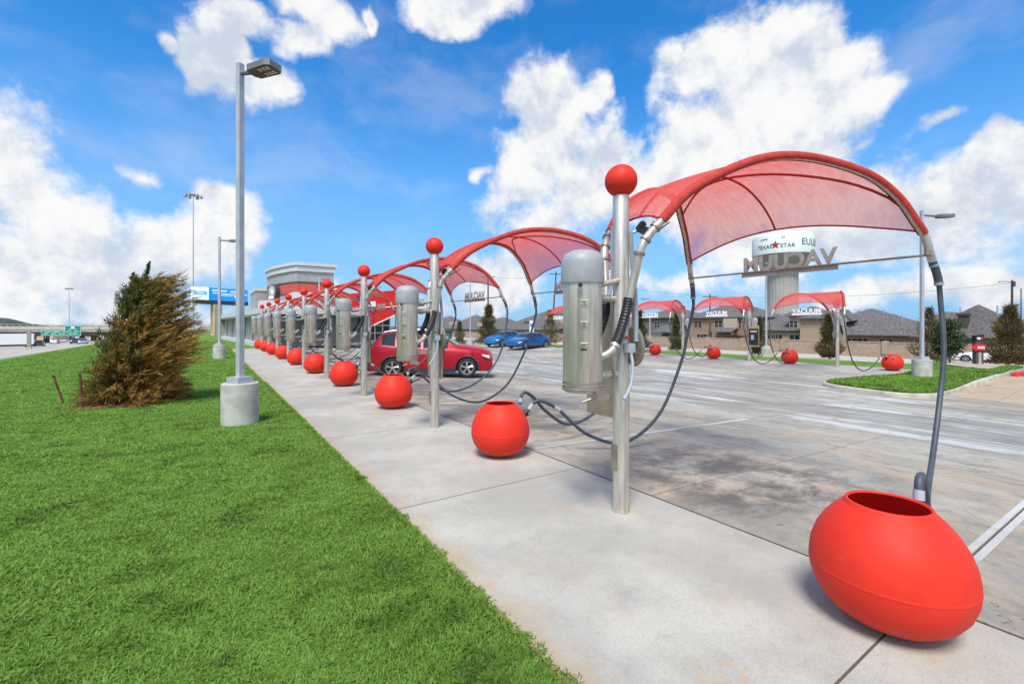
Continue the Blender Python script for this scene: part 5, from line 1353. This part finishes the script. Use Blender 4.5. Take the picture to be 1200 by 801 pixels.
# ------------------------------------------------------------------ sky, sun, camera
SUN_EL, SUN_AZ = R(58), R(226)         # compass-style: azimuth measured clockwise from +Y
w = bpy.data.worlds.new('World'); sc.world = w; w.use_nodes = True
N, L = w.node_tree.nodes, w.node_tree.links
for n_ in list(N): N.remove(n_)
out = N.new('ShaderNodeOutputWorld'); bg = N.new('ShaderNodeBackground'); L.new(bg.outputs[0], out.inputs[0])
sky = N.new('ShaderNodeTexSky'); sky.sky_type = 'NISHITA'; sky.sun_disc = False
sky.sun_elevation = SUN_EL; sky.sun_rotation = SUN_AZ; sky.air_density = 1.0; sky.dust_density = .6; sky.ozone_density = 2.0
STR = .12
bg.inputs[1].default_value = STR
tc = N.new('ShaderNodeTexCoord'); D = tc.outputs['Generated']
hs = N.new('ShaderNodeHueSaturation'); L.new(sky.outputs[0], hs.inputs['Color']); hs.inputs['Saturation'].default_value = SKY_SAT; hs.inputs['Value'].default_value = SKY_VAL; hs.inputs['Hue'].default_value = SKY_HUE
def vm(op, a, b=None):
    n_ = N.new('ShaderNodeVectorMath'); n_.operation = op
    for i, v in enumerate((a, b)):
        if v is None: continue
        if hasattr(v, 'links'): L.new(v, n_.inputs[i])
        else: n_.inputs[i].default_value = v
    return n_.outputs[0]
def wn(scale, detail, rough, vec, col=False, lac=2.0):
    n_ = N.new('ShaderNodeTexNoise'); n_.inputs['Scale'].default_value = scale; n_.inputs['Detail'].default_value = detail; n_.inputs['Roughness'].default_value = rough
    n_.inputs['Lacunarity'].default_value = lac
    L.new(vec, n_.inputs['Vector']); return n_.outputs[1 if col else 0]
warp = vm('MULTIPLY', vm('SUBTRACT', wn(5.5, 3, .55, D, True), (.5,.5,.5)), (.16,.16,.12))
Dw = vm('ADD', D, warp)
# cumulus masses: direction (as seen from the lot), angular half-width and half-height in thousandths, strength
CL = [(15,215,72,120,1),(55,275,60,70,1),(10,330,110,90,.9),(120,330,110,70,.85),(200,300,90,55,.9),(245,275,60,62,1),(240,225,50,32,.9),(160,203,20,14,.45),(150,370,130,30,.8),
      (262,62,50,60,1),(310,105,40,38,1),(228,72,34,45,.9),(186,50,20,16,.6),(290,20,60,30,1),(380,15,62,34,1),(352,50,40,28,.8),(437,20,14,16,.8),
      (540,4,78,30,1),(636,125,62,58,1),(620,195,58,60,1),(690,215,72,70,1),(742,225,34,50,.9),(692,120,28,32,.85),(640,255,80,40,.9),(556,195,16,16,.5),(725,185,30,30,.8),
      (900,105,120,85,1),(840,80,60,50,1),(962,70,75,48,1),(985,110,58,50,1),(830,165,70,70,1),(930,165,90,60,1),(795,225,46,72,1),(860,235,80,50,.9),
      (1160,225,80,60,1),(1185,175,50,40,1),(1095,250,80,50,1),(1020,262,70,40,.9),(1110,143,40,16,.6),(1020,285,140,40,.9),(900,290,90,40,.7),(1170,330,90,34,.9),(1060,340,130,26,.7),(780,330,100,26,.6),
      (578,340,52,48,1),(520,355,90,20,.5),(430,350,90,24,.45),(1010,160,22,12,.5),(900,225,150,60,1.1),(1010,255,90,50,1.0),(900,90,100,60,1.1),(640,170,60,60,1.1)]
dens = None
for (px, py, rx, ry, s) in CL:
    v = Vector((SN+(px-600)/F*CS, CS-(px-600)/F*SN, (HY-py)/F)); k = 1/v.length; v.normalize()
    rt = Vector((v.y, -v.x, 0)).normalized(); up = rt.cross(v)
    mp = N.new('ShaderNodeMapping'); mp.vector_type = 'TEXTURE'
    mp.inputs['Location'].default_value = v
    mat = Matrix((rt, v, up)).transposed(); mp.inputs['Rotation'].default_value = mat.to_euler()
    f = k/F
    mp.inputs['Scale'].default_value = (rx*f*1.05*(k**.5), .35, ry*f*1.05)
    L.new(Dw, mp.inputs[0])
    ln = N.new('ShaderNodeVectorMath'); ln.operation = 'LENGTH'; L.new(mp.outputs[0], ln.inputs[0])
    b_ = math_(N, L, 'MULTIPLY', math_(N, L, 'SUBTRACT', 1.0, ln.outputs['Value']), s*(.74 if py > 195 and not 790 < px < 1020 else 1))
    dens = b_ if dens is None else math_(N, L, 'SMOOTH_MAX', dens, b_, .12)
# clouds for the half of the sky behind the camera
fd = N.new('ShaderNodeVectorMath'); fd.operation = 'DOT_PRODUCT'; L.new(D, fd.inputs[0]); fd.inputs[1].default_value = (SN, CS, 0)
back = ramp(N, L, fd.outputs['Value'], .35, .05)
bcl = math_(N, L, 'MULTIPLY', math_(N, L, 'SUBTRACT', wn(2.2, 6, .6, D), .47), math_(N, L, 'MULTIPLY', back, 4.0))
dens = math_(N, L, 'MAXIMUM', dens, math_(N, L, 'SUBTRACT', bcl, math_(N, L, 'SUBTRACT', .6, math_(N, L, 'MULTIPLY', back, .6))))
n1 = wn(9.0, 10, .62, D); n2 = wn(9.0, 6, .60, vm('ADD', D, (-.012,-.012,.035)))
fine = wn(30, 6, .65, D)
d2 = math_(N, L, 'ADD', math_(N, L, 'MULTIPLY', dens, 1.32), math_(N, L, 'MULTIPLY', math_(N, L, 'SUBTRACT', n1, .5), 1.7))
d2 = math_(N, L, 'ADD', d2, math_(N, L, 'MULTIPLY', math_(N, L, 'SUBTRACT', fine, .5), .42))
alpha = ramp(N, L, d2, .02, .54)
thick = ramp(N, L, d2, .3, 1.0)
rel = math_(N, L, 'SUBTRACT', n2, n1)
shade = ramp(N, L, math_(N, L, 'ADD', math_(N, L, 'MULTIPLY', rel, 2.6), math_(N, L, 'MULTIPLY', math_(N, L, 'SUBTRACT', wn(3.5, 4, .5, D), .5), 1.3)), -.25, .55)
ccol = mixc(N, L, math_(N, L, 'MULTIPLY', shade, .92), CLOUD_HI, CLOUD_LO)
# thin cirrus veil
veil = math_(N, L, 'MULTIPLY', ramp(N, L, wn(2.6, 6, .6, vm('MULTIPLY', Dw, (1,1,2.2))), .44, .72), .26)
sepz = N.new('ShaderNodeSeparateXYZ'); L.new(D, sepz.inputs[0])
hz = math_(N, L, 'MULTIPLY', math_(N, L, 'SUBTRACT', 1.0, ramp(N, L, sepz.outputs[2], -.05, .52)), .9)
skyc = mixc(N, L, hz, mixc(N, L, 1.0, hs.outputs[0], SKY_TINT, 'MULTIPLY'), HAZE)
skyc = mixc(N, L, veil, skyc, tuple(v*.85 for v in CLOUD_HI))
L.new(mixc(N, L, alpha, skyc, ccol), bg.inputs[0])
sl = bpy.data.lights.new('sun', 'SUN'); sl.energy = SUN_E; sl.angle = R(SUN_ANG); sl.color = (1,.95,.86)
so = bpy.data.objects.new('sun', sl); C.objects.link(so)
sd = Vector((math.sin(SUN_AZ)*math.cos(SUN_EL), math.cos(SUN_AZ)*math.cos(SUN_EL), math.sin(SUN_EL)))
so.rotation_euler = sd.to_track_quat('Z','Y').to_euler(); so.location = (0,0,30)
cam = bpy.data.cameras.new('camera'); cam.sensor_width = 36; cam.lens = 36*F/1200; cam.shift_y = (HY-400.5)/1200
cam.clip_start = .05; cam.clip_end = 6000
co_ = bpy.data.objects.new('camera', cam); C.objects.link(co_); co_.location = (0,0,CH); co_.rotation_euler = (PI/2,0,-math.atan2(SN,CS)); sc.camera = co_
vs_ = sc.view_settings; vs_.view_transform = 'Standard'; vs_.look = 'None'; vs_.gamma = 1; vs_.use_curve_mapping = False; vs_.exposure = EXPO
sc.cycles.max_bounces = 8; sc.cycles.transparent_max_bounces = 16; sc.cycles.use_denoising = True
sc.world.cycles.sampling_method = 'MANUAL'; sc.world.cycles.sample_map_resolution = 512
